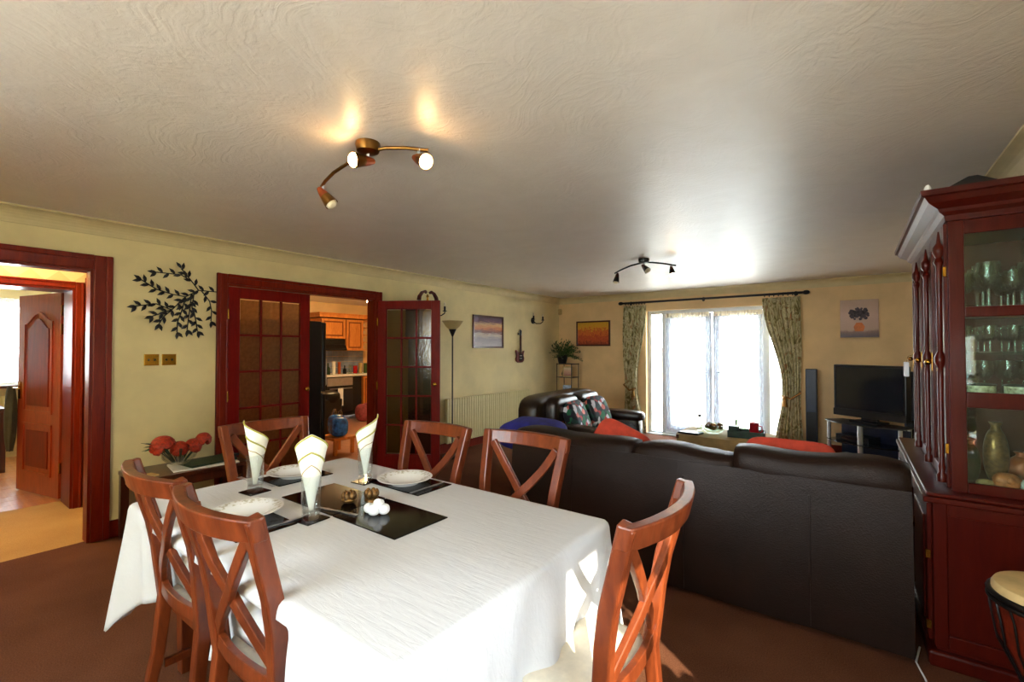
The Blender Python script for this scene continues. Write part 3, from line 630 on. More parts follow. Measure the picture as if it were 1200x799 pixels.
for nm, x0, x1, lb in (('net_curtain', -2.52, -1.83, 'long white net curtain over the left patio door'), ('net_curtain', -1.77, -1.08, 'long white net curtain over the right patio door')):
    t = thing(nm, lb, 'curtain', (0, YB + 0.055, 0), 0, 'nets on the patio doors')
    MB().grid(netfn(x0, x1, 0, x0 * 7), 90, 14).build('net', 'net', t, smooth=True)
    MB().grid(lambda u, v: (x0 + (x1 - x0) * u, 0.010 * math.sin(2 * PI * 16 * u) - 0.012, 1.95 + 0.07 * v), 120, 3).build('ruffled_heading', 'blind', t, smooth=True)
    MB().tube([(x0 - 0.01, 0, 1.985), (x1 + 0.01, 0, 1.985)], 0.004, 6).build('net_wire', 'white', t)
# garden
S('ground', MB().box(-14, 12, YB + 0.25, 30, -0.25, -0.14), 'paving', 'pale paving outside the patio doors')
g = thing('garden_fence', 'pale timber panel fence across the garden behind the patio doors', 'fence', (0, 13.6, -0.14))
bd = None
for p in range(-4, 4):
    mm = MB()
    for k in range(12): mm.box(p * 1.9 + k * 0.15, p * 1.9 + k * 0.15 + 0.143, (k % 2) * 0.012, 0.02 + (k % 2) * 0.012, 0.05, 1.62)
    o = mm.build('board_panel', 'fence', g); MB().box(p * 1.9 + 1.8, p * 1.9 + 1.9, -0.02, 0.08, 0, 1.72).build('post', 'fence', g, bevel=0.006)

# ------------------------------------------------------------------ side window (right wall) and rear window
wf = MB().box(XR + 0.04, XR + 0.09, WY0, WY1, WZ0, WZ0 + 0.05).box(XR + 0.04, XR + 0.09, WY0, WY1, WZ1 - 0.05, WZ1)
for y in (WY0, 0.45, WY1 - 0.05): wf.box(XR + 0.04, XR + 0.09, y, y + 0.05, WZ0 + 0.05, WZ1 - 0.05)
W3 = struct(wf.build('window_3', 'white', bevel=0.004), 'side window with an added sun-cutting blind')
MB().box(XR + 0.06, XR + 0.07, WY0 + 0.05, 0.45, WZ0 + 0.05, WZ1 - 0.05).build('pane', 'pane', W3); MB().box(XR + 0.06, XR + 0.07, 0.50, WY1 - 0.05, WZ0 + 0.05, WZ1 - 0.05).build('pane', 'pane', W3)
MB().box(XR - 0.12, XR + 0.04, WY0 - 0.03, WY1 + 0.03, WZ0 - 0.03, WZ0).build('window_sill', 'white', W3, bevel=0.006)
t = thing('sun_cut_blind', 'unseen cream roller blind added in the side window to cut the high sun', 'blind', (XR + 0.02, 0.65, 2.0))  # added out of view so high sun misses the table top
MB().box(-0.002, 0.002, -0.54, 0.54, -0.47, 0).build('blind_fabric', 'beige', t); MB().tube([(0, -0.54, -0.47), (0, 0.54, -0.47)], 0.01).build('bottom_bar', 'white', t, smooth=True)
def leafy(name, label, loc, n_, rad, hgt, leaf=0.06, pot=0.08, pmat='terracotta', seed=1):
    rnd = random.Random(seed); t = thing(name, label, 'plant', loc)
    MB().lathe([(0, 0), (pot * 0.75, 0), (pot, pot * 1.6), (pot * 1.08, pot * 1.6), (pot * 1.08, pot * 1.8), (pot * 0.95, pot * 1.8), (pot * 0.9, pot * 1.6), (0, pot * 1.6)]).build('pot', pmat, t, smooth=True)
    st = MB(); lf = MB()
    for k in range(n_):
        a = rnd.uniform(0, 2 * PI); rr = rad * rnd.uniform(0.4, 1); zz = hgt * rnd.uniform(0.25, 1)
        p0 = Vector((0, 0, pot * 1.6)); p2 = Vector((rr * math.cos(a), rr * math.sin(a), pot * 1.6 + zz)); p1 = Vector((p2.x * 0.35, p2.y * 0.35, pot * 1.6 + zz * 0.75))
        pts = [p0 * (1 - q) ** 2 + p1 * 2 * q * (1 - q) + p2 * q * q for q in (0, .25, .5, .75, 1)]
        st.tube(pts, 0.002, 4)
        for q in range(1, 5):
            for s_ in (-1, 1):
                c = pts[q]; d = (pts[q] - pts[q - 1]).normalized(); sd = d.cross(Vector((0, 0, 1))); sd = (sd.normalized() if sd.length > 1e-3 else Vector((1, 0, 0))) * s_
                dd = (d * 0.6 + sd + Vector((0, 0, rnd.uniform(-.4, .3)))).normalized(); n2 = dd.cross(d).normalized() if dd.cross(d).length > 1e-3 else Vector((0, 0, 1)); wv = dd.cross(n2).normalized()
                L = leaf * rnd.uniform(0.7, 1.2)
                lf.add([c, c + dd * L * .4 + wv * L * .2 + n2 * 0.004, c + dd * L, c + dd * L * .4 - wv * L * .2 + n2 * 0.004], [(0, 1, 2), (0, 2, 3)])
    st.build('stems', 'green', t); o = lf.build('foliage', 'green', t); o['kind'] = 'stuff'
    return t
leafy('dapple_plant', 'unseen leafy potted plant added on the side sill to dapple the sun', (XR - 0.03, 1.05, WZ0), 34, 0.24, 0.5, 0.07, 0.05, seed=4)  # plants added out of view to break up the side sun
leafy('dapple_plant', 'second unseen leafy potted plant added on the side sill to dapple the sun', (XR - 0.03, 0.80, WZ0), 16, 0.16, 0.42, 0.06, 0.05, seed=9)
wf = MB().box(FX0, FX1, YF - 0.09, YF - 0.04, FZ0, FZ0 + 0.05).box(FX0, FX1, YF - 0.09, YF - 0.04, FZ1 - 0.05, FZ1)
for x in (FX0, -1.75, -0.95, FX1 - 0.05): wf.box(x, x + 0.05, YF - 0.09, YF - 0.04, FZ0 + 0.05, FZ1 - 0.05)
W4 = struct(wf.build('window_4', 'white', bevel=0.004), 'wide white framed rear window')
for x0, x1 in ((FX0 + 0.05, -1.75), (-1.7, -0.95), (-0.9, FX1 - 0.05)): MB().box(x0, x1, YF - 0.07, YF - 0.06, FZ0 + 0.05, FZ1 - 0.05).build('pane', 'pane', W4)
S('sun_block_wall', MB().box(XR + 0.125, XR + 0.4, -7.5, YF - 0.12, -0.14, 5.2), 'wall', 'unseen outside wall added to keep the sun off the rear window')  # added out of view to block sun from the rear window
S('ground_rear', MB().box(-14, 12, -20, YF - 0.12, -0.25, -0.14), 'paving', 'ground outside behind the camera')
S('ground_side', MB().box(XR + 0.12, 12, YF - 0.12, YB + 0.25, -0.25, -0.14), 'paving', 'ground outside the side window')

# ------------------------------------------------------------------ dining table and cloth
TX0, TX1, TY0, TY1, TZ = -2.54, -0.79, 0.64, 1.69, 0.755
t = thing('dining_table', 'long wooden dining table hidden under the white tablecloth', 'table', ((TX0 + TX1) / 2, (TY0 + TY1) / 2, 0))
hw, hd = (TX1 - TX0) / 2, (TY1 - TY0) / 2
MB().box(-hw, hw, -hd, hd, TZ - 0.03, TZ - 0.004).build('tabletop', 'chair', t, bevel=0.004)
MB().box(-hw + .09, hw - .09, -hd + .12, hd - .12, TZ - 0.11, TZ - 0.03).build('apron', 'chair', t)
for a in (-1, 1):
    for b in (-1, 1): MB().sweep([(a * (hw - .13), b * (hd - .17), TZ - 0.03), (a * (hw - .13), b * (hd - .17), 0)], [(0.08, 0.08), (0.055, 0.055)], up=(0, 1, 0)).build('leg', 'chair', t, bevel=0.004)
# chair positions: (x, y, rotz)  chair faces local +Y
CH = [(-2.53, 1.345, -PI / 2, 'cross-back dining chair at the far left head of the table before the glazed doors'),
      (-1.92, 1.57, PI, 'cross-back dining chair on the far side of the table before the open glazed door'),
      (-1.345, 1.63, PI, 'cross-back dining chair on the far side of the table before the sofa back'),
      (-0.745, 1.315, PI / 2, 'sunlit cherry wood cross-back dining chair at the right end of the table'),
      (-2.02, 0.865, 0, 'cherry wood cross-back dining chair on the near side, the one nearer the hall doorway'),
      (-1.47, 0.855, 0, 'cherry wood cross-back dining chair on the near side, largest at the bottom left')]
def backy(z):
    pts = [(0, -.275), (.2, -.225), (.46, -.20), (.72, -.225), (1.0, -.30)]
    for (a, p), (b, q) in zip(pts, pts[1:]):
        if z <= b: s_ = (z - a) / (b - a); return p + (q - p) * s_
    return pts[-1][1]
# tablecloth: top plus draped sides
def cloth_mesh():
    mb = MB(); r = 0.03; x0, x1, y0, y1 = TX0 - .012, TX1 + .012, TY0 - .012, TY1 + .012; zt = TZ + 0.003
    per = []
    def side(a, b, n_, nrm):
        for k in range(n_):
            s_ = k / n_; per.append((a[0] + (b[0] - a[0]) * s_, a[1] + (b[1] - a[1]) * s_, nrm, 0.0))
    def corner(cx, cy, a0):
        for k in range(9):
            q = a0 + PI / 2 * k / 8; per.append((cx + r * math.cos(q), cy + r * math.sin(q), (math.cos(q), math.sin(q)), 1.0))
    side((x0 + r, y0), (x1 - r, y0), 96, (0, -1)); corner(x1 - r, y0 + r, -PI / 2)
    side((x1, y0 + r), (x1, y1 - r), 60, (1, 0)); corner(x1 - r, y1 - r, 0)
    side((x1 - r, y1), (x0 + r, y1), 96, (0, 1)); corner(x0 + r, y1 - r, PI / 2)
    side((x0, y1 - r), (x0, y0 + r), 60, (-1, 0)); corner(x0 + r, y0 + r, PI)
    n_ = len(per); rows = []
    prof = [(-0.026, 0.0), (-0.016, -0.001), (-0.007, -0.004), (0.001, -0.012), (0.005, -0.025), (0.007, -0.045)]
    corners = [(x0, y0), (x1, y0), (x1, y1), (x0, y1)]
    for d, z in prof: rows.append([(p[0] + p[2][0] * d, p[1] + p[2][1] * d, zt + z) for p in per])
    NV = 16
    for j in range(1, NV + 1):
        row = []
        for i, (px, py, nn, cflag) in enumerate(per):
            dc = min(math.hypot(px - cx, py - cy) for cx, cy in corners)
            cw = math.exp(-(dc / 0.16) ** 2)
            L = 0.36 + 0.16 * math.exp(-(dc / 0.11) ** 2) + 0.008 * math.sin(i * 0.3)
            v = j / NV; z = -0.045 - (L - 0.045) * v
            # horizontal displacement: pleats growing to the hem, corner folds flaring outward
            s_ = px if abs(nn[1]) > 0.7 else py
            rip = (0.026 * math.sin(s_ * 15.0 + 1.0 + 1.3 * v + 0.8 * math.sin(s_ * 5)) + 0.013 * math.sin(s_ * 37.0 + 2.0 * v)) * v ** 0.8 * (1 - 0.8 * cw)
            flare = 0.02 * v + 0.045 * cw * v ** 1.15
            fold = -0.055 * math.exp(-((dc - 0.16) / 0.05) ** 2) * v
            d = 0.007 + rip + flare + fold
            X, Y = px + nn[0] * d, py + nn[1] * d
            # chairs tucked against the cloth push it inwards
            Z = zt + z
            for cx, cy, rz, _ in CH:
                lx = (X - cx) * math.cos(rz) + (Y - cy) * math.sin(rz); ly = -(X - cx) * math.sin(rz) + (Y - cy) * math.cos(rz)
                lim = backy(max(0, Z)) + 0.045
                if abs(lx) < 0.30 and ly < lim:
                    fall = min(1, (0.30 - abs(lx)) / 0.07); push = (lim - ly) * fall
                    if push > 0: X += -math.sin(rz) * push; Y += math.cos(rz) * push
            row.append((X, Y, Z))
        rows.append(row)
    nr = len(rows); vs = [p for row in rows for p in row]
    fs = [(j * n_ + i, j * n_ + (i + 1) % n_, (j + 1) * n_ + (i + 1) % n_, (j + 1) * n_ + i) for j in range(nr - 1) for i in range(n_)]
    fs = [f[::-1] for f in fs] + [tuple(range(n_))]
    return mb.add(vs, fs)
tag(cloth_mesh().build('tablecloth', 'cloth', smooth=2, solid=0.003), 'white linen tablecloth draped over the long dining table', 'tablecloth')

# ------------------------------------------------------------------ dining chairs
def make_chair(label, loc, rz):
    t = thing('dining_chair', label, 'chair', loc, rz, 'cross-back dining chairs around the table')
    TOP = 1.0
    def px(z): return 0.185 + 0.05 * max(0, (z - .46) / .54) if z > .46 else 0.185 + 0.01 * (1 - z / .46)
    zs = [0, .12, .24, .36, .46, .56, .66, .76, .86, .94, TOP]
    for s_ in (-1, 1):
        MB().sweep([(s_ * px(z), backy(z), z) for z in zs], [(0.034 + 0.008 * min(1, z / .46), 0.036 + 0.012 * min(1, z / .5)) for z in zs], up=(0, 1, 0)).build('back_post', 'chair', t, bevel=0.006)
        MB().sweep([(s_ * 0.19, 0.19, 0.42), (s_ * 0.19, 0.19, 0)], [(0.042, 0.042), (0.03, 0.03)], up=(0, 1, 0)).build('leg', 'chair', t, bevel=0.004)
    def bow(u): return -0.055 * (1 - u * u)      # u -1..1, plan curve of the rail
    N = 14; W = px(TOP) + 0.021
    rail = []
    MBr = MB(); vs = []
    for k in range(N + 1):
        u = -1 + 2 * k / N; x = u * W; y = backy(TOP) + bow(u) + 0.0; y2 = backy(TOP - .06) + bow(u)
        hh = 0.062 + 0.004 * (1 - u * u)
        vs += [(x, y - .018, TOP), (x, y + .018, TOP), (x, y2 + .018, TOP - hh), (x, y2 - .018, TOP - hh)]
    fs = [(i * 4 + j, i * 4 + (j + 1) % 4, (i + 1) * 4 + (j + 1) % 4, (i + 1) * 4 + j) for i in range(N) for j in range(4)] + [(3, 2, 1, 0), (N * 4, N * 4 + 1, N * 4 + 2, N * 4 + 3)]
    MB().add(vs, fs).build('top_rail', 'chair', t, bevel=0.005)
    def seg(z): return backy(z) + 0.0
    for s_ in (-1, 1):
        pts = []
        for k in range(15):
            v = k / 14; z = 0.945 - (0.945 - 0.515) * v
            u2 = s_ * (1 - 1.8 * v if v < .62 else (1 - 1.8 * .62) - (v - .62) * 2.3) + s_ * 0.05 * math.sin(PI * 2 * v)
            x = u2 * 0.198
            depth = -0.05 * (1 - min(1, abs(u2)) ** 2) * (0.35 + 0.65 * (1 - v)) - s_ * 0.004
            pts.append((x, seg(z) + depth + 0.004, z))
        MB().sweep(pts, (0.040, 0.021), up=(0, 1, 0)).build('cross_slat', 'chair', t, bevel=0.004)
    low = [(x, backy(.5) - 0.02 * (1 - (x / .19) ** 2), .50) for x in [(-.185 + .37 * k / 8) for k in range(9)]]
    MB().sweep(low, (0.022, 0.045)).build('lower_rail', 'chair', t, bevel=0.003)
    MB().box(-0.2, 0.2, -0.18, 0.205, 0.385, 0.44).build('seat_frame', 'chair', t, bevel=0.004)
    MB().ball((0, 0.01, 0.458), (0.215, 0.21, 0.028), 32, 8, 0.35).build('seat', 'seat', t, smooth=2)
    for s_ in (-1, 1): MB().box(s_ * 0.19 - 0.011, s_ * 0.19 + 0.011, -0.2, 0.175, 0.17, 0.20).build('stretcher', 'chair', t, bevel=0.003)
    return t
c0 = None
for x, y, rz, lb in CH:
    if c0 is None: c0 = make_chair(lb, (x, y, 0), rz)
    else: copy_tree(c0, (x, y, 0), rz, lb)

# ------------------------------------------------------------------ things on the table
TT = TZ + 0.0045
def mat_(name, label, cat, cx, cy, wx, wy, rz=0, group=None):
    o = MB().box(-wx / 2, wx / 2, -wy / 2, wy / 2, 0, 0.005).build(name, 'matblack', loc=(cx, cy, TT), rotz=rz, bevel=0.0015)
    return tag(o, label, cat, group)
mat_('placemat', 'glossy black central table mat, the right one with the white cruet on it', 'placemat', -1.49, 1.195, 0.38, 0.265, 0, 'central black mats')
mat_('placemat', 'glossy black central table mat, the left one with the bronze ornaments', 'placemat', -1.885, 1.195, 0.39, 0.265, 0.01, 'central black mats')
mat_('placemat', 'black place mat under the plate at the left head of the table', 'placemat', -2.36, 1.28, 0.22, 0.29, 0, 'place setting mats')
mat_('placemat', 'black place mat under the near side plate', 'placemat', -1.92, 0.83, 0.40, 0.22, 0, 'place setting mats')
mat_('placemat', 'black place mat under the far side plate', 'placemat', -1.78, 1.55, 0.36, 0.22, 0, 'place setting mats')
M['platerim'] = None
def pl_mat():
    m, n, b, o = base('flower_rimmed_china'); v = coords(n)
    s = n.nodes.new('ShaderNodeVectorMath'); s.operation = 'LENGTH'
    mp = n.nodes.new('ShaderNodeMapping'); mp.inputs['Scale'].default_value = (1, 1, 0); n.links.new(v, mp.inputs[0]); n.links.new(mp.outputs[0], s.inputs[0])
    r1 = ramp(n, s.outputs['Value'], [(0.0, (0, 0, 0)), (0.094, (0, 0, 0)), (0.098, (255, 255, 255)), (0.124, (255, 255, 255)), (0.127, (0, 0, 0))])
    f = ramp(n, noise(n, v, 60, 2), [(0.5, (0, 0, 0)), (0.6, (255, 255, 255))])
    mu = n.nodes.new('ShaderNodeMath'); mu.operation = 'MULTIPLY'; n.links.new(r1, mu.inputs[0]); n.links.new(f, mu.inputs[1])
    mx = n.nodes.new('ShaderNodeMix'); mx.data_type = 'RGBA'; n.links.new(mu.outputs[0], mx.inputs[0]); mx.inputs[6].default_value = lin((246, 246, 244)); mx.inputs[7].default_value = lin((202, 196, 178))
    n.links.new(mx.outputs[2], b.inputs['Base Color']); b.inputs['Roughness'].default_value = 0.12; return m
M['plate'] = pl_mat()
def plate(cx, cy, label):
    p = [(0, 0), (0.07, 0), (0.076, 0.006), (0.088, 0.016), (0.132, 0.028), (0.135, 0.031), (0.131, 0.032), (0.086, 0.020), (0.073, 0.010), (0, 0.008)]
    t = thing('dinner_plate', label, 'plate', (cx, cy, TT + 0.0052), 0, 'flower rimmed dinner plates')
    MB().lathe(p, n=40).build('plate_body', 'plate', t, smooth=True)
plate(-2.36, 1.275, 'white flower-rimmed plate at the left head of the table'); plate(-1.95, 0.855, 'white flower-rimmed plate on the near side behind the chair backs'); plate(-1.80, 1.535, 'white flower-rimmed plate on the far side of the table')
def setting_glass(cx, cy, lean, peak, label, nlabel, wide=1.0):
    rz = math.atan2(-cy, -cx) - PI / 2
    mat_('coaster', 'square black coaster under the ' + label.split(' ', 1)[1], 'coaster', cx, cy, 0.10, 0.10, 0.1, 'black coasters')
    z0 = TT + 0.0052
    t = thing('tumbler', label, 'glass', (cx, cy, z0), 0, 'tall tumblers holding napkins')
    MB().lathe([(0, 0), (0.032, 0), (0.035, 0.004), (0.0375, 0.17), (0.0355, 0.17), (0.033, 0.03), (0.0, 0.026)], n=28).build('glass_body', 'tumbler', t, smooth=True)
    MB().lathe([(0, 0.001), (0.031, 0.001), (0.032, 0.024), (0, 0.024)], n=28).build('glass_base', 'tumbler', t, smooth=True)
    # napkin: flat folded cone, wide at the top, tip in the glass, sail-like peak
    n_ = thing('napkin', nlabel, 'napkin', (cx, cy, z0 + 0.03), rz, 'folded napkins standing in the tumblers')
    H_ = 0.285
    def fn(u, v, off=0.0, inset=0.0):
        a = (u - 0.5) * PI * 1.15
        topz = H_ * (1.06 - 0.46 * abs(u - peak) ** 1.1 * (1 if 0 < peak < 1 else 0.8))
        z = v * topz * (1 - inset)
        wd = (0.007 + 0.045 * (v ** 1.15) * wide)
        return (wd * math.sin(a) * 1.0 + lean * z + off, min(0.03, wd * 0.55) * math.cos(a) - 0.01 + off * 2, z)
    MB().grid(lambda u, v: fn(u, v), 20, 20).build('napkin_back', 'napkin', n_, smooth=2, solid=0.003)
    MB().grid(lambda u, v: tuple(Vector(fn(u, v * 0.78)) * 1.0 + Vector((0.0, 0.005, 0))), 20, 16).build('napkin_fold', 'napkin', n_, smooth=2, solid=0.003)
    for vv, dy in ((0.985, 0.001), (0.765, 0.0075)):
        pts = [Vector(fn(k / 20, vv)) + Vector((0, dy, 0)) for k in range(21)]
        MB().tube(pts, 0.0036, 6).build('hem', 'hem', n_, smooth=True)
    pts = [Vector(fn(k / 20, 0.60 - 0.10 * abs(k / 20 - .5))) + Vector((0, 0.008, 0)) for k in range(21)]
    MB().tube(pts, 0.0018, 6).build('hem', 'beige', n_, smooth=True)
setting_glass(-2.265, 1.03, -0.01, 1.0, 'clear tumbler by the head-of-table plate', 'white napkin with yellow green hem, the left one beside the head plate')
setting_glass(-1.72, 0.995, 0.0, 0.5, 'clear tumbler in the middle of the near side', 'white napkin with yellow green hem, the middle largest one', 1.15)
setting_glass(-1.99, 1.44, -0.03, 0.0, 'clear tumbler by the far side plate', 'white napkin with yellow green hem, the right one by the far plate')
# cutlery
def cutlery(name, cx, cy, rz, label, fork=False):
    t = thing(name, label, 'cutlery', (cx, cy, TT + 0.0055), rz)
    MB().sweep([(0, -0.1, .002), (0, 0.0, .004), (0, 0.02, .003)], [(0.014, 0.003), (0.007, 0.003), (0.006, 0.003)]).build('handle', 'steel', t)
    if fork:
        m_ = MB().sweep([(0, 0.02, .003), (0, 0.045, .003)], [(0.006, 0.002), (0.022, 0.002)])
        for k in range(4): m_.box(-0.011 + k * 0.006, -0.008 + k * 0.006, 0.045, 0.09, 0.002, 0.004)
        m_.build('tines', 'steel', t)
    else: MB().sweep([(0, 0.02, .003), (0, 0.06, .003), (0, 0.11, .003)], [(0.008, 0.002), (0.019, 0.002), (0.006, 0.002)]).build('blade', 'steel', t)
cutlery('table_knife', -1.755, 0.87, 0.0, 'steel knife on the black mat right of the near plate'); cutlery('table_fork', -2.105, 0.83, 0, 'steel fork left of the near plate', True)
cutlery('table_knife', -2.36, 1.112, PI / 2 * 1.03, 'steel knife beside the head-of-table plate'); cutlery('table_fork', -2.47, 1.085, PI / 2, 'steel fork at the head of the table near corner', True)
cutlery('table_knife', -1.645, 1.535, 0, 'steel knife at the far side setting')
# cruet set and bronze ornaments on central mats
t = thing('white_cruet_set', 'white rounded ceramic cruet set on the right central mat', 'cruet', (-1.555, 1.18, TT + 0.0052), 0.3)
for k, (a, b, r, z) in enumerate(((-0.035, 0, 0.022, 0.02), (0.0, -0.018, 0.024, 0.022), (0.03, 0.006, 0.023, 0.021), (0.0, 0.022, 0.018, 0.034), (0.012, -0.008, 0.018, 0.046))):
    MB().ball((a, b, z), (r, r, z if k < 3 else r), 14, 10, 0.9).build('cruet_lobe', 'whiteware', t, smooth=True)
for k, (dx, dy, lb) in enumerate(((0, 0, 'lower left'), (0.085, 0.055, 'taller right'))):
    t = thing('bronze_ornament', 'small brown bronze flower-like ornament, the ' + lb + ' of the pair on the left central mat', 'ornament', (-1.76 + dx, 1.19 + dy, TT + 0.0052), 0, 'bronze ornaments on the mat')
    MB().ball((0, 0, 0.016), (0.034, 0.03, 0.016), 14, 8).build('bowl', 'bronze', t, smooth=True)
    m_ = MB()
    for q in range(6): m_.ball((0.022 * math.cos(q * PI / 3), 0.02 * math.sin(q * PI / 3), 0.032 + (0.012 if k else 0)), (0.012, 0.012, 0.02), 8, 6)
    m_.build('petals', 'bronze', t, smooth=True)
cutlery('serving_knife', -1.70, 1.10, PI / 2 + 0.2, 'steel serving knife lying across the seam of the central mats')

# ------------------------------------------------------------------ side table with flowers
t = thing('side_table', 'dark wooden side table against the wall beside the hall doorway', 'table', (-4.29, 1.43, 0))
MB().box(-0.23, 0.23, -0.38, 0.38, 0.47, 0.50).build('tabletop', 'darkwood', t, bevel=0.005)
MB().box(-0.2, 0.2, -0.35, 0.35, 0.40, 0.47).build('apron', 'darkwood', t)
for a in (-0.2, 0.2):
    for b in (-0.35, 0.35): MB().box(a - 0.026, a + 0.026, b - 0.026, b + 0.026, 0, 0.47).build('leg', 'darkwood', t, bevel=0.003)
tag(MB().box(-0.14, 0.14, -0.22, 0.22, 0, 0.012).build('magazine', 'paper', loc=(-4.22, 1.52, 0.501), rotz=-0.15), 'white edged magazine under the flower bowl on the side table', 'magazine')
tag(MB().box(-0.12, 0.12, -0.17, 0.17, 0, 0.016).build('folder', 'dgreen', loc=(-4.22, 1.55, 0.5145), rotz=0.1, bevel=0.002), 'dark green folder on the white magazine on the side table', 'folder')
tag(MB().box(-0.05, 0.05, -0.05, 0.05, 0, 0.012).build('coaster', 'beige', loc=(-4.14, 1.13, 0.501), rotz=0.2), 'pale beige coaster on the near corner of the side table', 'coaster')
tag(MB().box(-0.07, 0.07, -0.1, 0.1, 0, 0.02).build('spectacle_case', 'black', loc=(-4.36, 1.72, 0.501), rotz=0.4, bevel=0.006), 'black case at the far end of the side table', 'case')
t = thing('flower_bowl', 'glass bowl of orange red flowers on the side table', 'flowers', (-4.25, 1.36, 0.531))
MB().lathe([(0, 0), (0.05, 0), (0.11, 0.05), (0.125, 0.10), (0.12, 0.10), (0.10, 0.05), (0.045, 0.008), (0, 0.008)], n=24).build('bowl', 'tumbler', t, smooth=True)
for k, (a, b, z, r) in enumerate(((-0.02, -0.10, 0.15, 0.12), (0.0, 0.0, 0.12, 0.085), (0.02, 0.09, 0.13, 0.085), (0.02, 0.16, 0.17, 0.08))):
    m_ = MB(); rnd = random.Random(k)
    for q in range(26):
        th = rnd.uniform(0, 2 * PI); ph = rnd.uniform(-0.5, PI / 2); d = Vector((math.cos(ph) * math.cos(th), math.cos(ph) * math.sin(th), math.sin(ph)))
        m_.ball(Vector((a, b, z)) + d * r * 0.55, (r * .42, r * .42, r * .12), 8, 5, rot=(ph + PI / 2 if False else math.acos(max(-1, min(1, d.z))) * 0.9, 0, th + PI / 2))
    m_.build('flower_head', 'orangeflower', t, smooth=True)
m_ = MB(); rnd = random.Random(3)
for k in range(26):
    a = rnd.uniform(-0.08, 0.08); b = rnd.uniform(-0.14, 0.14); m_.tube([(a * .3, b * .3, 0.02), (a, b, 0.13)], 0.004, 5)
for k in range(14):
    b0 = Vector((-0.02, -0.12, 0.16)); d = Vector((rnd.uniform(-.3, .3), -1, rnd.uniform(-.3, .4))).normalized(); m_.tube([b0, b0 + d * rnd.uniform(.06, .12)], [0.007, 0.001], 5)
o = m_.build('greenery', 'dgreen', t)

# ------------------------------------------------------------------ wall art, switches on the left wall
t = thing('metal_branch_wall_art', 'black metal leafy branch wall decoration beside the glazed doors', 'wall art', (XL + 0.012, 1.44, 1.84))
# coordinates (y, z) relative; origin stem at the right end
def yz(px_, py_):   # design units: 1 unit = crop pixel of the sketch
    return ((px_ - 185) * 0.00214, (195 - py_) * 0.00214)
branches = [[(325, 150), (250, 150), (205, 180), (160, 235), (100, 262)], [(250, 150), (225, 115), (190, 95), (110, 95)], [(205, 180), (165, 175), (110, 160), (65, 130)],
            [(205, 180), (195, 230), (180, 280), (178, 320)], [(225, 165), (220, 230), (212, 310)], [(235, 160), (228, 220), (240, 260), (248, 315)], [(260, 150), (290, 190), (298, 230), (296, 272)],
            [(160, 235), (110, 215), (50, 228)], [(160, 235), (135, 262), (120, 290)], [(225, 115), (205, 90), (190, 70)]]
m_ = MB(); leaves = []
rnd = random.Random(5)
for br in branches:
    pts = [Vector((0.0, *yz(*p))) for p in br]
    fine = []
    for a, b in zip(pts, pts[1:]):
        for k in range(4): fine.append(a.lerp(b, k / 4))
    fine.append(pts[-1]); m_.tube(fine, 0.0045, 6)
    acc = 0; side_ = 1
    for a, b in zip(fine, fine[1:]):
        acc += (b - a).length
        if acc > 0.027:
            acc = 0; side_ *= -1; d = (b - a).normalized(); ang = math.radians(45) * side_
            dd = Vector((0, d.y * math.cos(ang) - d.z * math.sin(ang), d.y * math.sin(ang) + d.z * math.cos(ang)))
            leaves.append((b, dd))
    leaves.append((fine[-1], (fine[-1] - fine[-2]).normalized()))
m_.build('branch', 'black', t, smooth=True)
lf0 = None
for p, d in leaves:
    ang = math.atan2(d.z, d.y)
    if lf0 is None:
        L = 0.064; vs = [(0.004, 0, 0), (0.008, L * .25, 0.010), (0.008, L * .55, 0.013), (0.004, L, 0), (0.008, L * .55, -0.013), (0.008, L * .25, -0.010), (-0.002, L * .4, 0), (0.011, L * .5, 0)]
        fs = [(0, 1, 7), (1, 2, 7), (2, 3, 7), (3, 4, 7), (4, 5, 7), (5, 0, 7), (1, 0, 6), (2, 1, 6), (3, 2, 6), (4, 3, 6), (5, 4, 6), (0, 5, 6)]
        lf0 = MB().add(vs, fs).build('leaf', 'black', t, loc=tuple(p)); lf0.rotation_euler = (ang, 0, 0)
    else: shared(lf0, tuple(p), t, rot=(ang, 0, 0))
for y, lb in ((1.257, 'left'), (1.375, 'right')):
    t = thing('light_switch', 'brass double switch plate, ' + lb + ' one of the pair on the cream wall', 'light switch', (XL, y, 1.343), 0, 'brass switch plates')
    MB().box(0, 0.008, -0.05, 0.05, -0.046, 0.046).build('plate', 'brass', t, bevel=0.003)
    for dy in (-0.02, 0.02): MB().ball((0.012, dy, 0), (0.012, 0.008, 0.01), 10, 8).build('toggle', 'black', t, smooth=True)

# radiator
t = thing('radiator', 'long cream column radiator low on the left wall behind the floor lamp', 'radiator', (XL + 0.03, 5.55, 0))
MB().box(0, 0.02, -1.0, 1.0, 0.14, 0.74).build('back_panel', 'rad', t, bevel=0.004)
r0 = None
for k in range(40):
    y = -0.985 + k * 0.0505
    if r0 is None: r0 = MB().box(0.02, 0.055, -0.0205, 0.0205, 0.13, 0.745).build('column', 'rad', t, loc=(0, y, 0), bevel=0.01)
    else: shared(r0, (0, y, 0), t)
MB().box(-0.028, 0.0, -0.8, -0.75, 0.2, 0.6).build('bracket', 'rad', t); MB().tube([(0.02, 1.02, 0), (0.02, 1.02, 0.16), (0.02, 0.99, 0.18)], 0.01).build('pipe', 'copper', t, smooth=True)
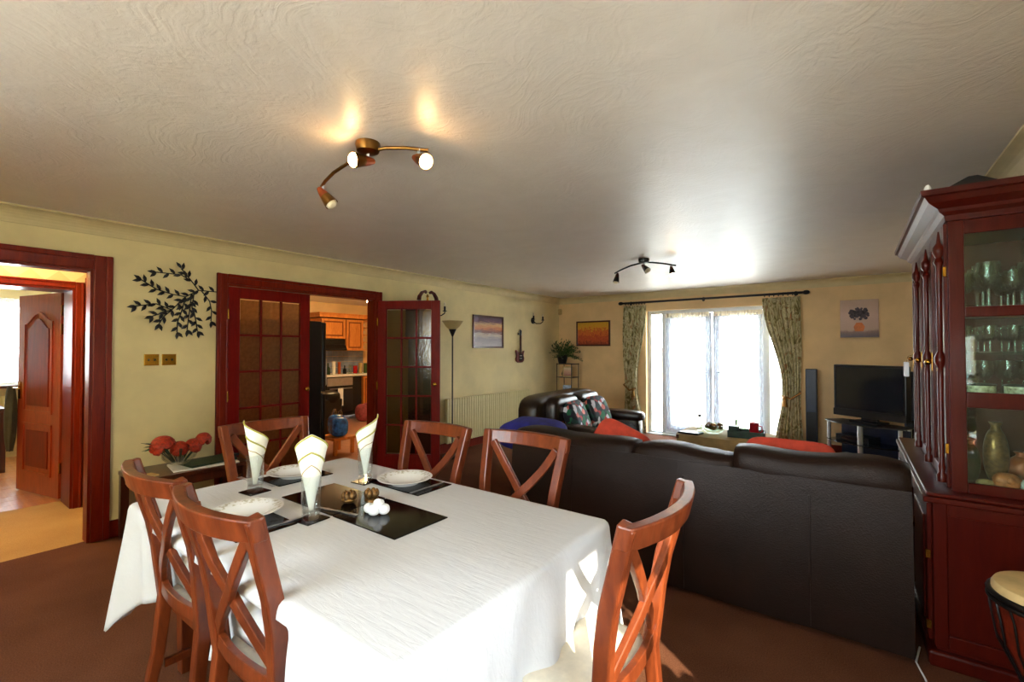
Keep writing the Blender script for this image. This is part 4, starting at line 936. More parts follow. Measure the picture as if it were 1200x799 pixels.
# uplighter
t = thing('floor_lamp', 'slim dark uplighter floor lamp with a glass bowl beside the open glazed door', 'floor lamp', (-4.28, 4.45, 0))
MB().lathe([(0, 0), (0.13, 0), (0.135, 0.012), (0.12, 0.025), (0.02, 0.03), (0, 0.03)]).build('base', 'black', t, smooth=True)
MB().tube([(0, 0, 0.02), (0, 0, 1.66)], 0.009).build('pole', 'black', t, smooth=True)
MB().lathe([(0.012, 1.60), (0.02, 1.62), (0.05, 1.69), (0.045, 1.70), (0, 1.70)]).build('cup', 'black', t, smooth=True)
MB().lathe([(0.045, 1.69), (0.09, 1.73), (0.14, 1.80), (0.138, 1.803), (0.086, 1.738), (0.04, 1.70)]).build('glass_shade', sheer('lamp_bowl', (214, 196, 150), 0.35), t, smooth=True)
# sconces
def sconce(y, label):
    t = thing('wall_light', label, 'wall light', (XL, y, 1.93), 0, 'black candle wall lights')
    MB().ball((0.012, 0, 0), (0.014, 0.055, 0.055), 16, 8).build('wall_plate', 'black', t, smooth=True)
    for s_ in (-1, 1):
        MB().tube([(0.01, 0, 0), (0.06, s_ * 0.04, -0.05), (0.11, s_ * 0.10, -0.05), (0.13, s_ * 0.14, -0.02), (0.13, s_ * 0.145, 0.0)], 0.008).lathe([(0, 0), (0.03, 0.01), (0.032, 0.016), (0, 0.012)], c=(0.13, s_ * 0.145, 0)).build('arm', 'black', t, smooth=True)
        MB().tube([(0.13, s_ * 0.145, 0.01), (0.13, s_ * 0.145, 0.075)], 0.014).build('candle_tube', 'black', t, smooth=True)
        MB().ball((0.13, s_ * 0.145, 0.10), (0.013, 0.013, 0.03), 10, 8).build('bulb', 'bulb_off', t, smooth=True)
sconce(6.74, 'black two-armed candle wall light near the room corner'); sconce(4.30, 'black two-armed candle wall light partly behind the open glazed door')
# longcase clock
t = thing('longcase_clock', 'dark wood longcase clock with swan-neck pediment behind the open glazed door', 'clock', (XL + 0.16, 4.0, 0))
MB().box(-0.13, 0.13, -0.17, 0.17, 0, 0.5).build('plinth', 'cab', t, bevel=0.006)
MB().box(-0.11, 0.11, -0.12, 0.12, 0.5, 1.55).build('trunk', 'cab', t, bevel=0.006)
MB().box(-0.13, 0.13, -0.15, 0.15, 1.55, 2.0).box(-0.14, 0.15, -0.16, 0.16, 2.0, 2.025).build('hood', 'cab', t, bevel=0.006)
for s_ in (-1, 1):
    pts = [(0.12, s_ * 0.15, 2.03), (0.12, s_ * 0.14, 2.08), (0.12, s_ * 0.10, 2.13), (0.12, s_ * 0.05, 2.15), (0.12, s_ * 0.025, 2.13)]
    MB().sweep(pts, [(0.03, 0.05), (0.03, 0.045), (0.03, 0.035), (0.03, 0.03), (0.03, 0.02)], up=(1, 0, 0)).build('swan_neck', 'cab', t, bevel=0.003)
MB().lathe([(0, 2.03), (0.015, 2.03), (0.01, 2.07), (0.018, 2.09), (0.002, 2.12), (0, 2.12)], c=(0.11, 0, 0)).build('finial', 'brass', t, smooth=True)
MB().prism([(-0.10, 1.60), (0.10, 1.60), (0.10, 1.86)] + [(0.10 * math.cos(q * PI / 8), 1.86 + 0.07 * math.sin(q * PI / 8)) for q in range(1, 8)] + [(-0.10, 1.86)], 0.131, 0.136).build('dial', 'beige', t)
MB().prism([(-0.07, 0.62), (0.07, 0.62), (0.07, 1.35), (0.0, 1.48), (-0.07, 1.35)], 0.111, 0.118).build('trunk_window', glass('clock_glass', (170, 200, 180), 0.6), t)
# framed sunset picture
def framed(name, label, loc, rz, w_, h_, fw, mat_f, mat_p, dep=0.022):
    # local: lies in XZ plane, facing +Y... mirrored by rz
    t = thing(name, label, 'picture', loc, rz)
    MB().box(-w_ / 2, w_ / 2, 0, dep, -h_ / 2, -h_ / 2 + fw).box(-w_ / 2, w_ / 2, 0, dep, h_ / 2 - fw, h_ / 2).box(-w_ / 2, -w_ / 2 + fw, 0, dep, -h_ / 2 + fw, h_ / 2 - fw).box(w_ / 2 - fw, w_ / 2, 0, dep, -h_ / 2 + fw, h_ / 2 - fw).build('frame', mat_f, t, bevel=0.003)
    MB().box(-w_ / 2 + fw, w_ / 2 - fw, 0, dep * 0.4, -h_ / 2 + fw, h_ / 2 - fw).build('print', mat_p, t)
    return t
framed('framed_picture', 'framed print of a hazy purple and orange lake sunset on the left wall', (XL, 5.52, 1.695), -PI / 2, 0.74, 0.50, 0.028, 'darkwood', 'pic_sunset')
framed('framed_picture', 'framed print of an orange and yellow poppy field on the end wall', (-3.83, YB, 1.715), PI, 0.68, 0.46, 0.028, 'darkwood', 'pic_poppy')
# vase canvas
t = thing('canvas_picture', 'unframed square canvas of a dark bouquet in an orange vase on the end wall', 'picture', (0.065, YB - 0.001, 1.835), PI)
MB().box(-0.205, 0.205, 0, 0.03, -0.25, 0.25).build('canvas', 'pic_vase', t, bevel=0.003)
M['bouquet'] = plain('grey_bouquet_print', (74, 62, 66), 0.6, 0, 0.4, 30); M['vaseprint'] = plain('orange_vase_print', (176, 96, 44), 0.6, 0, 0.2, 14)
rnd = random.Random(8); m_ = MB()
for k in range(60):
    a = rnd.uniform(0, 2 * PI); r = math.sqrt(rnd.random()); cx, cz = 0.10 * r * math.cos(a), 0.06 + 0.08 * r * math.sin(a); q = rnd.uniform(0.012, 0.026)
    m_.add([(cx + q * math.cos(i * PI / 3), 0.0303 + 0.0001 * (k % 5), cz + q * math.sin(i * PI / 3)) for i in range(6)], [tuple(range(6))])
for k in range(9): m_.add([(0.012 * (k - 4) * 0.6, 0.0302, -0.06), (0.016 * (k - 4), 0.0302, 0.05), (0.016 * (k - 4) + 0.004, 0.0302, 0.05)], [(0, 1, 2)])
m_.build('painted_bouquet', 'bouquet', t)
MB().add([(x_, 0.0308, z_) for x_, z_ in ((-0.045, -0.17), (0.045, -0.17), (0.06, -0.11), (0.03, -0.055), (-0.03, -0.055), (-0.06, -0.11))], [(0, 1, 2, 3, 4, 5)]).build('painted_vase', 'vaseprint', t)
# guitar ornament
t = thing('hanging_guitar', 'small dark red electric guitar hanging on the left wall', 'guitar', (XL + 0.01, 6.33, 1.20))
body = [(0, 0), (0.06, 0.004), (0.105, 0.03), (0.115, 0.075), (0.095, 0.115), (0.10, 0.15), (0.125, 0.205), (0.095, 0.195), (0.06, 0.17), (0.03, 0.175), (-0.03, 0.175), (-0.06, 0.18), (-0.10, 0.215), (-0.12, 0.21), (-0.10, 0.15), (-0.09, 0.115), (-0.115, 0.075), (-0.105, 0.03), (-0.06, 0.004)]
MB().prism([(a, b) for a, b in body], 0, 0.03).build('body', 'redleather', t, bevel=0.006)
MB().prism([(-0.05, 0.03), (0.06, 0.04), (0.085, 0.09), (0.05, 0.15), (-0.04, 0.15), (-0.03, 0.08)], 0.03, 0.033).build('pickguard', 'black', t)
MB().box(0.02, 0.045, -0.016, 0.016, 0.15, 0.46).build('neck', 'darkwood', t, bevel=0.003)
MB().prism([(-0.02, 0.46), (0.02, 0.46), (0.032, 0.54), (-0.012, 0.56)], 0.02, 0.036).build('headstock', 'black', t, bevel=0.003)
for k in range(3):
    for s_ in (-1, 1): MB().ball((0.028, s_ * 0.03, 0.475 + k * 0.024), 0.007, 8, 6).build('tuning_peg', 'steel', t, smooth=True)
MB().box(0.032, 0.04, -0.03, 0.03, 0.065, 0.08).box(0.032, 0.04, -0.03, 0.03, 0.11, 0.125).build('pickup', 'steel', t)
MB().box(-0.01, 0.006, -0.02, 0.02, 0.47, 0.50).build('wall_hook', 'black', t)
# pir sensor
tag(MB().box(-0.035, 0.035, -0.03, 0.03, -0.055, 0.055).build('alarm_sensor', 'beige', loc=(XL + 0.05, YB - 0.05, 2.14), rotz=-PI / 4, bevel=0.012), 'small cream motion sensor high in the room corner', 'sensor')

# ------------------------------------------------------------------ corner plant stand
t = thing('plant_stand', 'tall black metal shelf stand in the room corner', 'stand', (-4.20, 7.38, 0))
for a in (-0.15, 0.15):
    for b in (-0.13, 0.13): MB().tube([(a, b, 0), (a, b, 1.17)], 0.008, 8).build('upright', 'black', t, smooth=True)
for z in (0.35, 0.64, 0.92, 1.16): MB().box(-0.16, 0.16, -0.14, 0.14, z - 0.008, z + 0.004).build('shelf', 'darkwood', t, bevel=0.003)
t = thing('framed_photo', 'small pinkish framed photo on the upper shelf of the corner stand', 'picture', (-4.16, 7.31, 0.925), PI + 0.35)
MB().box(-0.09, 0.09, 0, 0.015, 0.0, 0.19).build('frame', 'beige', t, bevel=0.003); MB().box(-0.07, 0.07, 0.015, 0.018, 0.02, 0.17).build('print', 'pic_photo', t)
t = thing('blue_photo_block', 'small blue and white photo block on the middle shelf of the corner stand', 'picture', (-4.17, 7.32, 0.645), PI + 0.35)
M['bluewhite'] = plain('blue_white_print', (140, 160, 190), 0.3, 0, 0.35, 40)
MB().box(-0.08, 0.08, 0, 0.03, 0.0, 0.13).build('block', 'bluewhite', t, bevel=0.004)
tag(MB().lathe([(0, 0), (0.035, 0), (0.05, 0.05), (0.03, 0.11), (0.015, 0.16), (0.02, 0.18), (0, 0.18)]).build('vase', 'black', smooth=True, loc=(-4.30, 7.42, 0.925)), 'small black vase on the upper shelf of the corner stand', 'vase')
def bushy(name, label, loc):
    rnd = random.Random(21); t = thing(name, label, 'plant', loc)
    MB().lathe([(0, 0), (0.07, 0), (0.1, 0.13), (0.105, 0.16), (0.095, 0.16), (0.09, 0.13), (0, 0.13)]).build('pot', 'black', t, smooth=True)
    lf = MB(); st = MB()
    for k in range(70):
        a = rnd.uniform(0, 2 * PI); L = rnd.uniform(0.15, 0.38); el = rnd.uniform(0.1, 1.3)
        p0 = Vector((0, 0, 0.13)); d = Vector((math.cos(a) * math.cos(el), math.sin(a) * math.cos(el) * .8, math.sin(el)))
        p1 = p0 + d * L * .6; p2 = p0 + d * L + Vector((0, 0, -0.10 * math.cos(el) * L / .3))
        pts = [p0 * (1 - q) ** 2 + p1 * 2 * q * (1 - q) + p2 * q * q for q in (0, .2, .4, .6, .8, 1)]
        if p2.x > 0.16 and k > 60: pass
        st.tube(pts, 0.002, 4)
        for q in range(1, 6):
            for s_ in (-1, 1):
                c = pts[q]; dd = (d + Vector((rnd.uniform(-1, 1), rnd.uniform(-1, 1), rnd.uniform(-.5, .5))) * .9).normalized(); sd = dd.cross(Vector((rnd.random(), rnd.random(), 1))).normalized(); l2 = rnd.uniform(.04, .075)
                lf.add([c, c + dd * l2 * .5 + sd * .012, c + dd * l2, c + dd * l2 * .5 - sd * .012], [(0, 1, 2), (0, 2, 3)])
    # a longer trailing stem to the right with a leaf cluster
    st.tube([(0, 0, .13), (0.12, -0.02, .26), (0.24, -0.04, .27)], 0.003, 4)
    for k in range(14):
        c = Vector((0.24, -0.04, .27)) + Vector((rnd.uniform(-.04, .04), rnd.uniform(-.03, .03), rnd.uniform(-.04, .04))); dd = Vector((rnd.uniform(-1, 1), rnd.uniform(-1, 1), rnd.uniform(-1, 1))).normalized(); sd = dd.orthogonal().normalized()
        lf.add([c, c + dd * .03 + sd * .012, c + dd * .06, c + dd * .03 - sd * .012], [(0, 1, 2), (0, 2, 3)])
    lf.v = [(max(-0.235, x_), min(0.29, y_), z_) for x_, y_, z_ in lf.v]; st.v = [(max(-0.235, x_), min(0.29, y_), z_) for x_, y_, z_ in st.v]
    st.build('stems', 'green', t); lf.build('foliage', 'green', t)['kind'] = 'stuff'
bushy('potted_plant', 'bushy green plant in a black pot on top of the corner stand', (-4.30, 7.36, 1.165))

# ------------------------------------------------------------------ curtains
t = thing('curtain_rod', 'long black curtain rod with ball ends over the patio doors', 'curtain rod', (-1.9, YB - 0.10, 2.22))
MB().tube([(-1.32, 0, 0), (1.35, 0, 0)], 0.017, 12).build('rod', 'black', t, smooth=True)
for s_ in (-1.35, 1.38): MB().ball((s_, 0, 0), (0.045, 0.03, 0.03), 14, 10).build('finial', 'black', t, smooth=True)
for s_ in (-1.2, 0.0, 1.25): MB().tube([(s_, 0, 0), (s_, 0.10, 0)], 0.01, 8).ball((s_, 0.09, 0), (0.025, 0.01, 0.035)).build('bracket', 'black', t, smooth=True)
def drape(name, label, xo, fn_in, fn_out, sgn):
    t = thing(name, label, 'curtain', (0, YB - 0.11, 0))
    def fn(u, v):
        z = 0.02 + (2.17 - 0.02) * v; a, b = fn_in(z), fn_out(z); x = a + (b - a) * u
        amp = 0.035 * (0.55 + 0.45 * abs(v - 0.35))
        return (x, amp * math.sin(2 * PI * 6.5 * u) + 0.010 * math.sin(2 * PI * 15 * u + 5 * v), z)
    MB().grid(fn, 110, 30).build('curtain_panel', 'curtain', t, smooth=2, solid=0.004)
    m_ = MB(); rings = None
    for k in range(8):
        x = fn_in(2.2) + (fn_out(2.2) - fn_in(2.2)) * (k + .5) / 8
        pts = [(0, 0.024 * math.cos(q * PI / 6), 0.024 * math.sin(q * PI / 6)) for q in range(13)]
        if rings is None: rings = MB().tube(pts, 0.005, 6, False).build('curtain_ring', 'black', t, loc=(x, 0.01, 2.212), smooth=True)
        else: shared(rings, (x, 0.01, 2.212), t)
    zt = 0.80; a, b = fn_in(zt), fn_out(zt)
    MB().tube([(a + sgn * 0.0, -0.05, zt - 0.03), ((a + b) / 2, -0.065, zt - 0.07), (b, -0.045, zt + 0.02), (b + sgn * -0.02, 0.06, zt + 0.05)], 0.016, 8).build('tieback', 'abrass', t, smooth=True)
    MB().lathe([(0, 0), (0.02, -0.01), (0.03, -0.04), (0.018, -0.06), (0.035, -0.16), (0, -0.16)], c=(a + sgn * 0.04, -0.07, zt - 0.02)).build('tassel', 'abrass', t, smooth=True)
def smooth_step(a, b, x): q = max(0, min(1, (x - a) / (b - a))); return q * q * (3 - 2 * q)
drape('curtain', 'green leaf print curtain tied back left of the patio doors', -3.2, lambda z: -2.80 - 0.16 * smooth_step(2.1, 0.85, z) + 0.15 * smooth_step(0.8, 0.0, z), lambda z: -3.19 + 0.02 * math.sin(z * 3) - 0.04 * smooth_step(0.8, 0.0, z), -1)
drape('curtain', 'green leaf print curtain tied back right of the patio doors', -0.55, lambda z: -1.06 + 0.24 * smooth_step(2.15, 0.9, z) - 0.10 * smooth_step(0.8, 0.0, z), lambda z: -0.59 - 0.01 * math.sin(z * 3) + 0.03 * smooth_step(0.8, 0.0, z), 1)

# ------------------------------------------------------------------ tv corner
def speaker(x, y, rz, label):
    t = thing('tower_speaker', label, 'speaker', (x, y, 0), rz, 'tower speakers either side of the television')
    MB().box(-0.13, 0.13, -0.13, 0.13, 0, 0.02).build('foot', 'black', t, bevel=0.004)
    MB().box(-0.065, 0.065, -0.06, 0.07, 0.02, 1.16).build('cabinet', 'navyplastic', t, bevel=0.008)
    MB().box(-0.055, 0.055, -0.068, -0.06, 0.60, 1.13).build('grille', 'navyplastic', t, bevel=0.003)
    MB().box(-0.055, 0.055, -0.066, -0.06, 0.06, 0.585).build('lower_grille', 'black', t, bevel=0.003)
speaker(-0.46, 7.42, 0, 'slim dark blue tower speaker beside the right curtain'); speaker(0.55, 7.25, 0.0, 'slim dark blue tower speaker between the television and the cabinet')
cx, cy = 0.13, 6.97; rz = math.atan2(-0.45, 0.68)
t = thing('television', 'dark flat television on the corner stand', 'television', (cx, cy, 0.545), rz)
W_, Z0, Z1 = 0.405, 0.055, 0.69
MB().box(-W_, W_, 0, 0.09, Z0, Z1).build('housing', 'blackplastic', t, bevel=0.01)
MB().box(-W_ + 0.035, W_ - 0.035, -0.004, 0.0, Z0 + 0.10, Z1 - 0.03).build('screen', 'screen', t)
MB().box(-W_, W_, -0.012, 0.0, Z0, Z0 + 0.085).build('speaker_bar', 'blackplastic', t, bevel=0.004)
MB().box(-0.16, 0.16, -0.09, 0.13, 0, 0.02).box(-0.09, 0.09, 0.02, 0.07, 0.02, 0.08).build('stand_foot', 'blackplastic', t, bevel=0.006)
t = thing('television_stand', 'black glass corner stand with silver legs under the television', 'stand', (cx, cy, 0), rz)
def corner_shelf(z, s_=1.0, mt='blackplastic', th=0.014):
    MB().prism([(-0.44 * s_, -0.12), (-0.2 * s_, -0.26), (0.2 * s_, -0.26), (0.44 * s_, -0.12), (0.40 * s_, 0.15), (-0.40 * s_, 0.15)], z, z + th, lambda u, v, w2: (u, v, w2)).build('shelf', mt, t, bevel=0.004)
corner_shelf(0.53); corner_shelf(0.30, 0.95, 'screen'); corner_shelf(0.05, 1.0)
for a, b in ((-0.40, -0.10), (0.40, -0.10), (0.06, -0.23), (-0.36, 0.13), (0.36, 0.13)): MB().tube([(a, b, 0), (a, b, 0.53)], 0.027 if b == -0.23 else 0.02, 14).build('leg', 'steel', t, smooth=True)
MB().box(-0.38, 0.38, 0.10, 0.12, 0.08, 0.5).build('back_panel', 'navyplastic', t)
for a, z, lb in ((-0.12, 0.315, 'black media player on the upper shelf of the television stand'), (-0.14, 0.065, 'black media box on the bottom shelf of the television stand')):
    b = thing('media_player', lb, 'media player', (cx + math.cos(rz) * a, cy + math.sin(rz) * a - 0.03, z), rz)
    MB().box(-0.19, 0.19, -0.11, 0.10, 0, 0.07).build('case', 'blackplastic', b, bevel=0.004); MB().box(-0.12, 0.12, -0.113, -0.11, 0.02, 0.05).build('display', 'screen', b)

# ------------------------------------------------------------------ sofas
def rounded_slab(mb, x0, x1, y0, y1, z0, z1, e=0.28, nu=40, nv=14):
    return mb.ball(((x0 + x1) / 2, (y0 + y1) / 2, (z0 + z1) / 2), ((x1 - x0) / 2, (y1 - y0) / 2, (z1 - z0) / 2), nu, nv, e)
t = thing('three_seat_sofa', 'long dark brown leather sofa with its back to the dining table', 'sofa', (-0.93, 2.77, 0))
L_ = 1.10
# local: x from -1.12..1.15, back plane y=0, seat towards +y
def back_fn():
    mb = MB(); N = 48; vs = []
    prof = [(0.00, 0.03), (-0.012, 0.2), (-0.012, 0.45), (0.0, 0.70), (0.010, 0.77)]
    for k in range(N + 1):
        x = -1.13 + 2.27 * k / N
        for y, z in prof: vs.append((x, y + 0.004 * math.sin(x * 9 + z * 5) + 0.02 * (z / 0.7), z))
        for y, z in ((0.12, 0.77), (0.14, 0.03)): vs.append((x, y, z))
    n_ = len(prof) + 2
    fs = [(i * n_ + j, i * n_ + (j + 1) % n_, (i + 1) * n_ + (j + 1) % n_, (i + 1) * n_ + j) for i in range(N) for j in range(n_)] + [tuple(range(n_))[::-1], tuple(range(N * n_, N * n_ + n_))]
    return mb.add(vs, fs)
back_fn().build('back_panel', 'leather', t, smooth=True)
for x in (-0.62, 0.12, 0.74): MB().sweep([(x, -0.001, 0.04), (x, -0.013, 0.3), (x, 0.0, 0.55), (x, 0.012, 0.69)], (0.008, 0.006), up=(0, 1, 0)).build('seam', 'leather', t)
def top_roll(x0, x1, zt, name='head_cushion'):
    m_ = MB(); N = 20; vs = []; P = 14
    for k in range(N + 1):
        u = k / N; x = x0 + (x1 - x0) * u; ed = 1 - abs(2 * u - 1) ** 6
        hh = 0.10 * (0.82 + 0.18 * ed)
        sag = 0.012 * math.sin(u * 7 + x0 * 5)
        for j in range(P):
            q = 2 * PI * j / P; yy = 0.158 + (0.128 * (0.86 + 0.14 * ed)) * math.copysign(abs(math.cos(q)) ** 0.55, math.cos(q)); zz = zt - 0.105 + sag + hh * math.copysign(abs(math.sin(q)) ** 0.6, math.sin(q))
            vs.append((x, yy, zz))
    fs = [(i * P + j, (i + 1) * P + j, (i + 1) * P + (j + 1) % P, i * P + (j + 1) % P) for i in range(N) for j in range(P)] + [tuple(range(P)), tuple(range(N * P, N * P + P))[::-1]]
    return m_.add(vs, fs).build(name, 'leather', t, smooth=2)
top_roll(-1.13, -0.215, 0.845); top_roll(-0.21, 0.38, 0.845); top_roll(0.385, 1.14, 0.89)
for k in range(3):
    x0 = -0.86 + k * 0.59; rounded_slab(MB(), x0, x0 + 0.585, 0.18, 0.42, 0.42, 0.80).build('back_cushion', 'leather', t, smooth=2)
    rounded_slab(MB(), x0, x0 + 0.585, 0.30, 0.93, 0.28, 0.47).build('seat_cushion', 'leather', t, smooth=2)
MB().box(-1.10, 1.10, 0.14, 0.90, 0.06, 0.30).build('base', 'leather', t, bevel=0.02)
for s_ in (-1, 1):
    rounded_slab(MB(), min(s_ * 1.13, s_ * 0.88) , max(s_ * 1.13, s_ * 0.88), 0.06, 0.94, 0.05, 0.62, 0.3).build('arm', 'leather', t, smooth=2)
    for b in (0.08, 0.85): MB().tube([(s_ * 1.0, b, 0), (s_ * 1.0, b, 0.06)], 0.025).build('foot', 'black', t, smooth=True)
# two-seat sofa, faces +X: local x along length, back at y=0, seat towards +y; rotated -90
t = thing('two_seat_sofa', 'dark brown leather two-seat sofa side-on in front of the radiator', 'sofa', (-3.02, 4.85, 0), -PI / 2 + 0.06)
rounded_slab(MB(), -0.80, 0.80, 0.0, 0.30, 0.12, 0.92, 0.3).build('back_body', 'leather2', t, smooth=2)
for x0 in (-0.62, 0.0):
    rounded_slab(MB(), x0, x0 + 0.61, 0.14, 0.42, 0.44, 0.90, 0.35).build('back_cushion', 'leather2', t, smooth=2)
    rounded_slab(MB(), x0, x0 + 0.61, 0.26, 0.92, 0.28, 0.46, 0.3).build('seat_cushion', 'leather2', t, smooth=2)
MB().box(-0.72, 0.72, 0.1, 0.88, 0.05, 0.30).build('base', 'leather2', t, bevel=0.02)
for s_ in (-1, 1):
    a, b = sorted((s_ * 0.84, s_ * 0.60))
    rounded_slab(MB(), a, b, 0.08, 0.92, 0.04, 0.60, 0.35).build('arm', 'leather2', t, smooth=2)
    MB().ball(((a + b) / 2, 0.50, 0.585), (0.125, 0.46, 0.07), 24, 12, 0.5).build('arm_pad', 'leather2', t, smooth=2)
    for y in (0.1, 0.85): MB().tube([((a + b) / 2, y, 0), ((a + b) / 2, y, 0.05)], 0.025).build('foot', 'black', t, smooth=True)
def cushion(name, label, loc, rot, size, mat, e=0.55):
    o = MB().ball((0, 0, 0), size, 32, 14, e, e2=0.35).build(name, mat, smooth=2, loc=loc); o.rotation_euler = rot; return tag(o, label, 'cushion')
cushion('patterned_cushion', 'green and white floral cushion leaning on the two-seat sofa, the nearer one', (-2.51, 4.62, 0.65), (0, math.radians(-22), 0.1), (0.08, 0.20, 0.20), 'floral')
cushion('patterned_cushion', 'pink and green floral cushion on the two-seat sofa, the farther one', (-2.49, 5.08, 0.66), (0, math.radians(-22), -0.1), (0.08, 0.20, 0.21), 'floral')
cushion('blue_cushion', 'royal blue cushion lying over the left end of the long sofa', (-2.10, 3.12, 0.74), (0.1, 0.02, 0.05), (0.25, 0.20, 0.12), 'bluecloth', 0.7)
cushion('red_cushion', 'coral red cushion leaning inside the left half of the long sofa', (-1.44, 3.31, 0.665), (math.radians(-28), math.radians(24), 0.15), (0.22, 0.08, 0.19), 'redcloth', 0.45)
cushion('red_cushion', 'coral red cushion behind the right half of the long sofa back', (-0.33, 3.33, 0.655), (math.radians(-20), 0, 0), (0.25, 0.08, 0.21), 'redcloth', 0.35)

# ------------------------------------------------------------------ coffee table
t = thing('coffee_table', 'coffee table under a beige cloth before the patio doors', 'table', (-1.15, 5.55, 0))
MB().box(-0.45, 0.45, -0.32, 0.32, 0.44, 0.48).build('tabletop', 'darkwood', t, bevel=0.005)
for a in (-0.4, 0.4):
    for b in (-0.27, 0.27): MB().box(a - 0.03, a + 0.03, b - 0.03, b + 0.03, 0, 0.44).build('leg', 'darkwood', t)
def tcl(u, v):
    q = 2 * PI * u; e = 0.25; cx_ = math.copysign(abs(math.cos(q)) ** e, math.cos(q)); sy_ = math.copysign(abs(math.sin(q)) ** e, math.sin(q))
    if v < 0.3: k = v / 0.3; return (0.46 * cx_ * k, 0.33 * sy_ * k, 0.485)
    k = (v - 0.3) / 0.7; d = 0.01 + 0.012 * math.sin(q * 14) * k; return ((0.46 + d) * cx_, (0.33 + d) * sy_, 0.485 - 0.30 * k)
tag(MB().grid(tcl, 96, 16, True).build('coffee_table_cloth', 'beige', smooth=True, loc=(-1.15, 5.55, 0.003)), 'beige cloth draped over the coffee table', 'tablecloth')
Zc = 0.490
def on_table(o, lb, cat): return tag(o, lb, cat)
on_table(MB().prism([(-0.12, -0.07), (0.10, -0.09), (0.13, 0.05), (-0.06, 0.09)], 0, 0.02, lambda u, v, w2: (u, v, w2)).build('leather_wallet', 'black', loc=(-1.47, 5.33, Zc), bevel=0.005), 'black flat case on the left end of the coffee table', 'case')
t = thing('bottle', 'small bottle with black cap on the coffee table', 'bottle', (-1.44, 5.60, Zc)); MB().lathe([(0, 0), (0.03, 0), (0.032, 0.10), (0.014, 0.13), (0.014, 0.155), (0, 0.155)]).build('bottle_body', 'crystal', t, smooth=True)
MB().tube([(0, 0, 0.156), (0, 0, 0.185)], 0.02).build('cap', 'black', t, smooth=True)
t = thing('glass_bowl', 'cut glass bowl on the coffee table', 'bowl', (-1.27, 5.50, Zc))
MB().lathe([(0, 0), (0.07, 0), (0.13, 0.05), (0.15, 0.10), (0.14, 0.10), (0.11, 0.05), (0, 0.012)], n=30).build('bowl_body', 'crystal', t, smooth=True)
m_ = MB(); rnd = random.Random(2)
for k in range(14): m_.ball((rnd.uniform(-.07, .07), rnd.uniform(-.07, .07), 0.06 + rnd.uniform(0, .04)), 0.026, 8, 6)
m_.build('bowl_contents', 'bronze', t, smooth=True)['kind'] = 'stuff'
t = thing('green_basket', 'dark green tray basket on the coffee table below the red mug', 'basket', (-0.93, 5.47, Zc), 0.1)
MB().box(-0.17, 0.17, -0.11, 0.11, 0, 0.008).box(-0.17, 0.17, -0.115, -0.105, 0, 0.07).box(-0.17, 0.17, 0.105, 0.115, 0, 0.07).box(-0.175, -0.165, -0.11, 0.11, 0, 0.07).box(0.165, 0.175, -0.11, 0.11, 0, 0.07).build('tray_body', 'dgreen', t, bevel=0.003)
on_table(MB().box(-0.05, 0.05, -0.04, 0.04, 0, 0.10).build('green_carton', 'dgreen', loc=(-1.05, 5.45, Zc + 0.009), bevel=0.004), 'dark green carton standing in the tray basket', 'carton')
t = thing('red_mug', 'deep red mug on the coffee table', 'mug', (-0.86, 5.49, Zc + 0.009))
MB().lathe([(0, 0), (0.042, 0), (0.045, 0.01), (0.045, 0.145), (0.041, 0.145), (0.040, 0.01), (0, 0.008)]).build('mug_body', 'redmug', t, smooth=True)
MB().tube([(0.043, 0, 0.12), (0.075, 0, 0.11), (0.078, 0, 0.06), (0.043, 0, 0.04)], 0.006).build('mug_handle', 'redmug', t, smooth=True)
for k, (x_, y_) in enumerate(((-1.04, 5.66), (-0.98, 5.70), (-1.10, 5.72))):
    on_table(MB().lathe([(0, 0), (0.03, 0), (0.036, 0.15), (0.034, 0.15), (0.028, 0.006), (0, 0.006)]).build('drinking_glass', 'crystal', smooth=True, loc=(x_, y_, Zc)), ('nearest', 'right', 'left')[k] + ' clear glass in the small group behind the green tray basket', 'glass')
t = thing('small_side_stand', 'small dark rack with magazines right of the coffee table', 'stand', (-0.56, 5.15, 0))
MB().box(-0.15, 0.15, -0.12, 0.12, 0.40, 0.42).box(-0.15, 0.15, -0.12, 0.12, 0.1, 0.115).build('shelf', 'black', t, bevel=0.003)
for a in (-0.13, 0.13):
    for b in (-0.1, 0.1): MB().tube([(a, b, 0), (a, b, 0.40)], 0.01).build('leg', 'steel', t, smooth=True)
on_table(MB().box(-0.13, 0.13, -0.1, 0.1, 0, 0.02).build('folded_newspaper', 'paper', loc=(-0.56, 5.15, 0.421), rotz=0.2, bevel=0.006), 'white folded newspaper on the small dark rack', 'newspaper')
on_table(MB().ball((0, 0, 0.02), (0.09, 0.06, 0.02), 16, 8).build('folded_cloth', 'paper', smooth=True, loc=(-0.54, 5.16, 0.442)), 'crumpled white cloth on top of the folded newspaper', 'cloth')
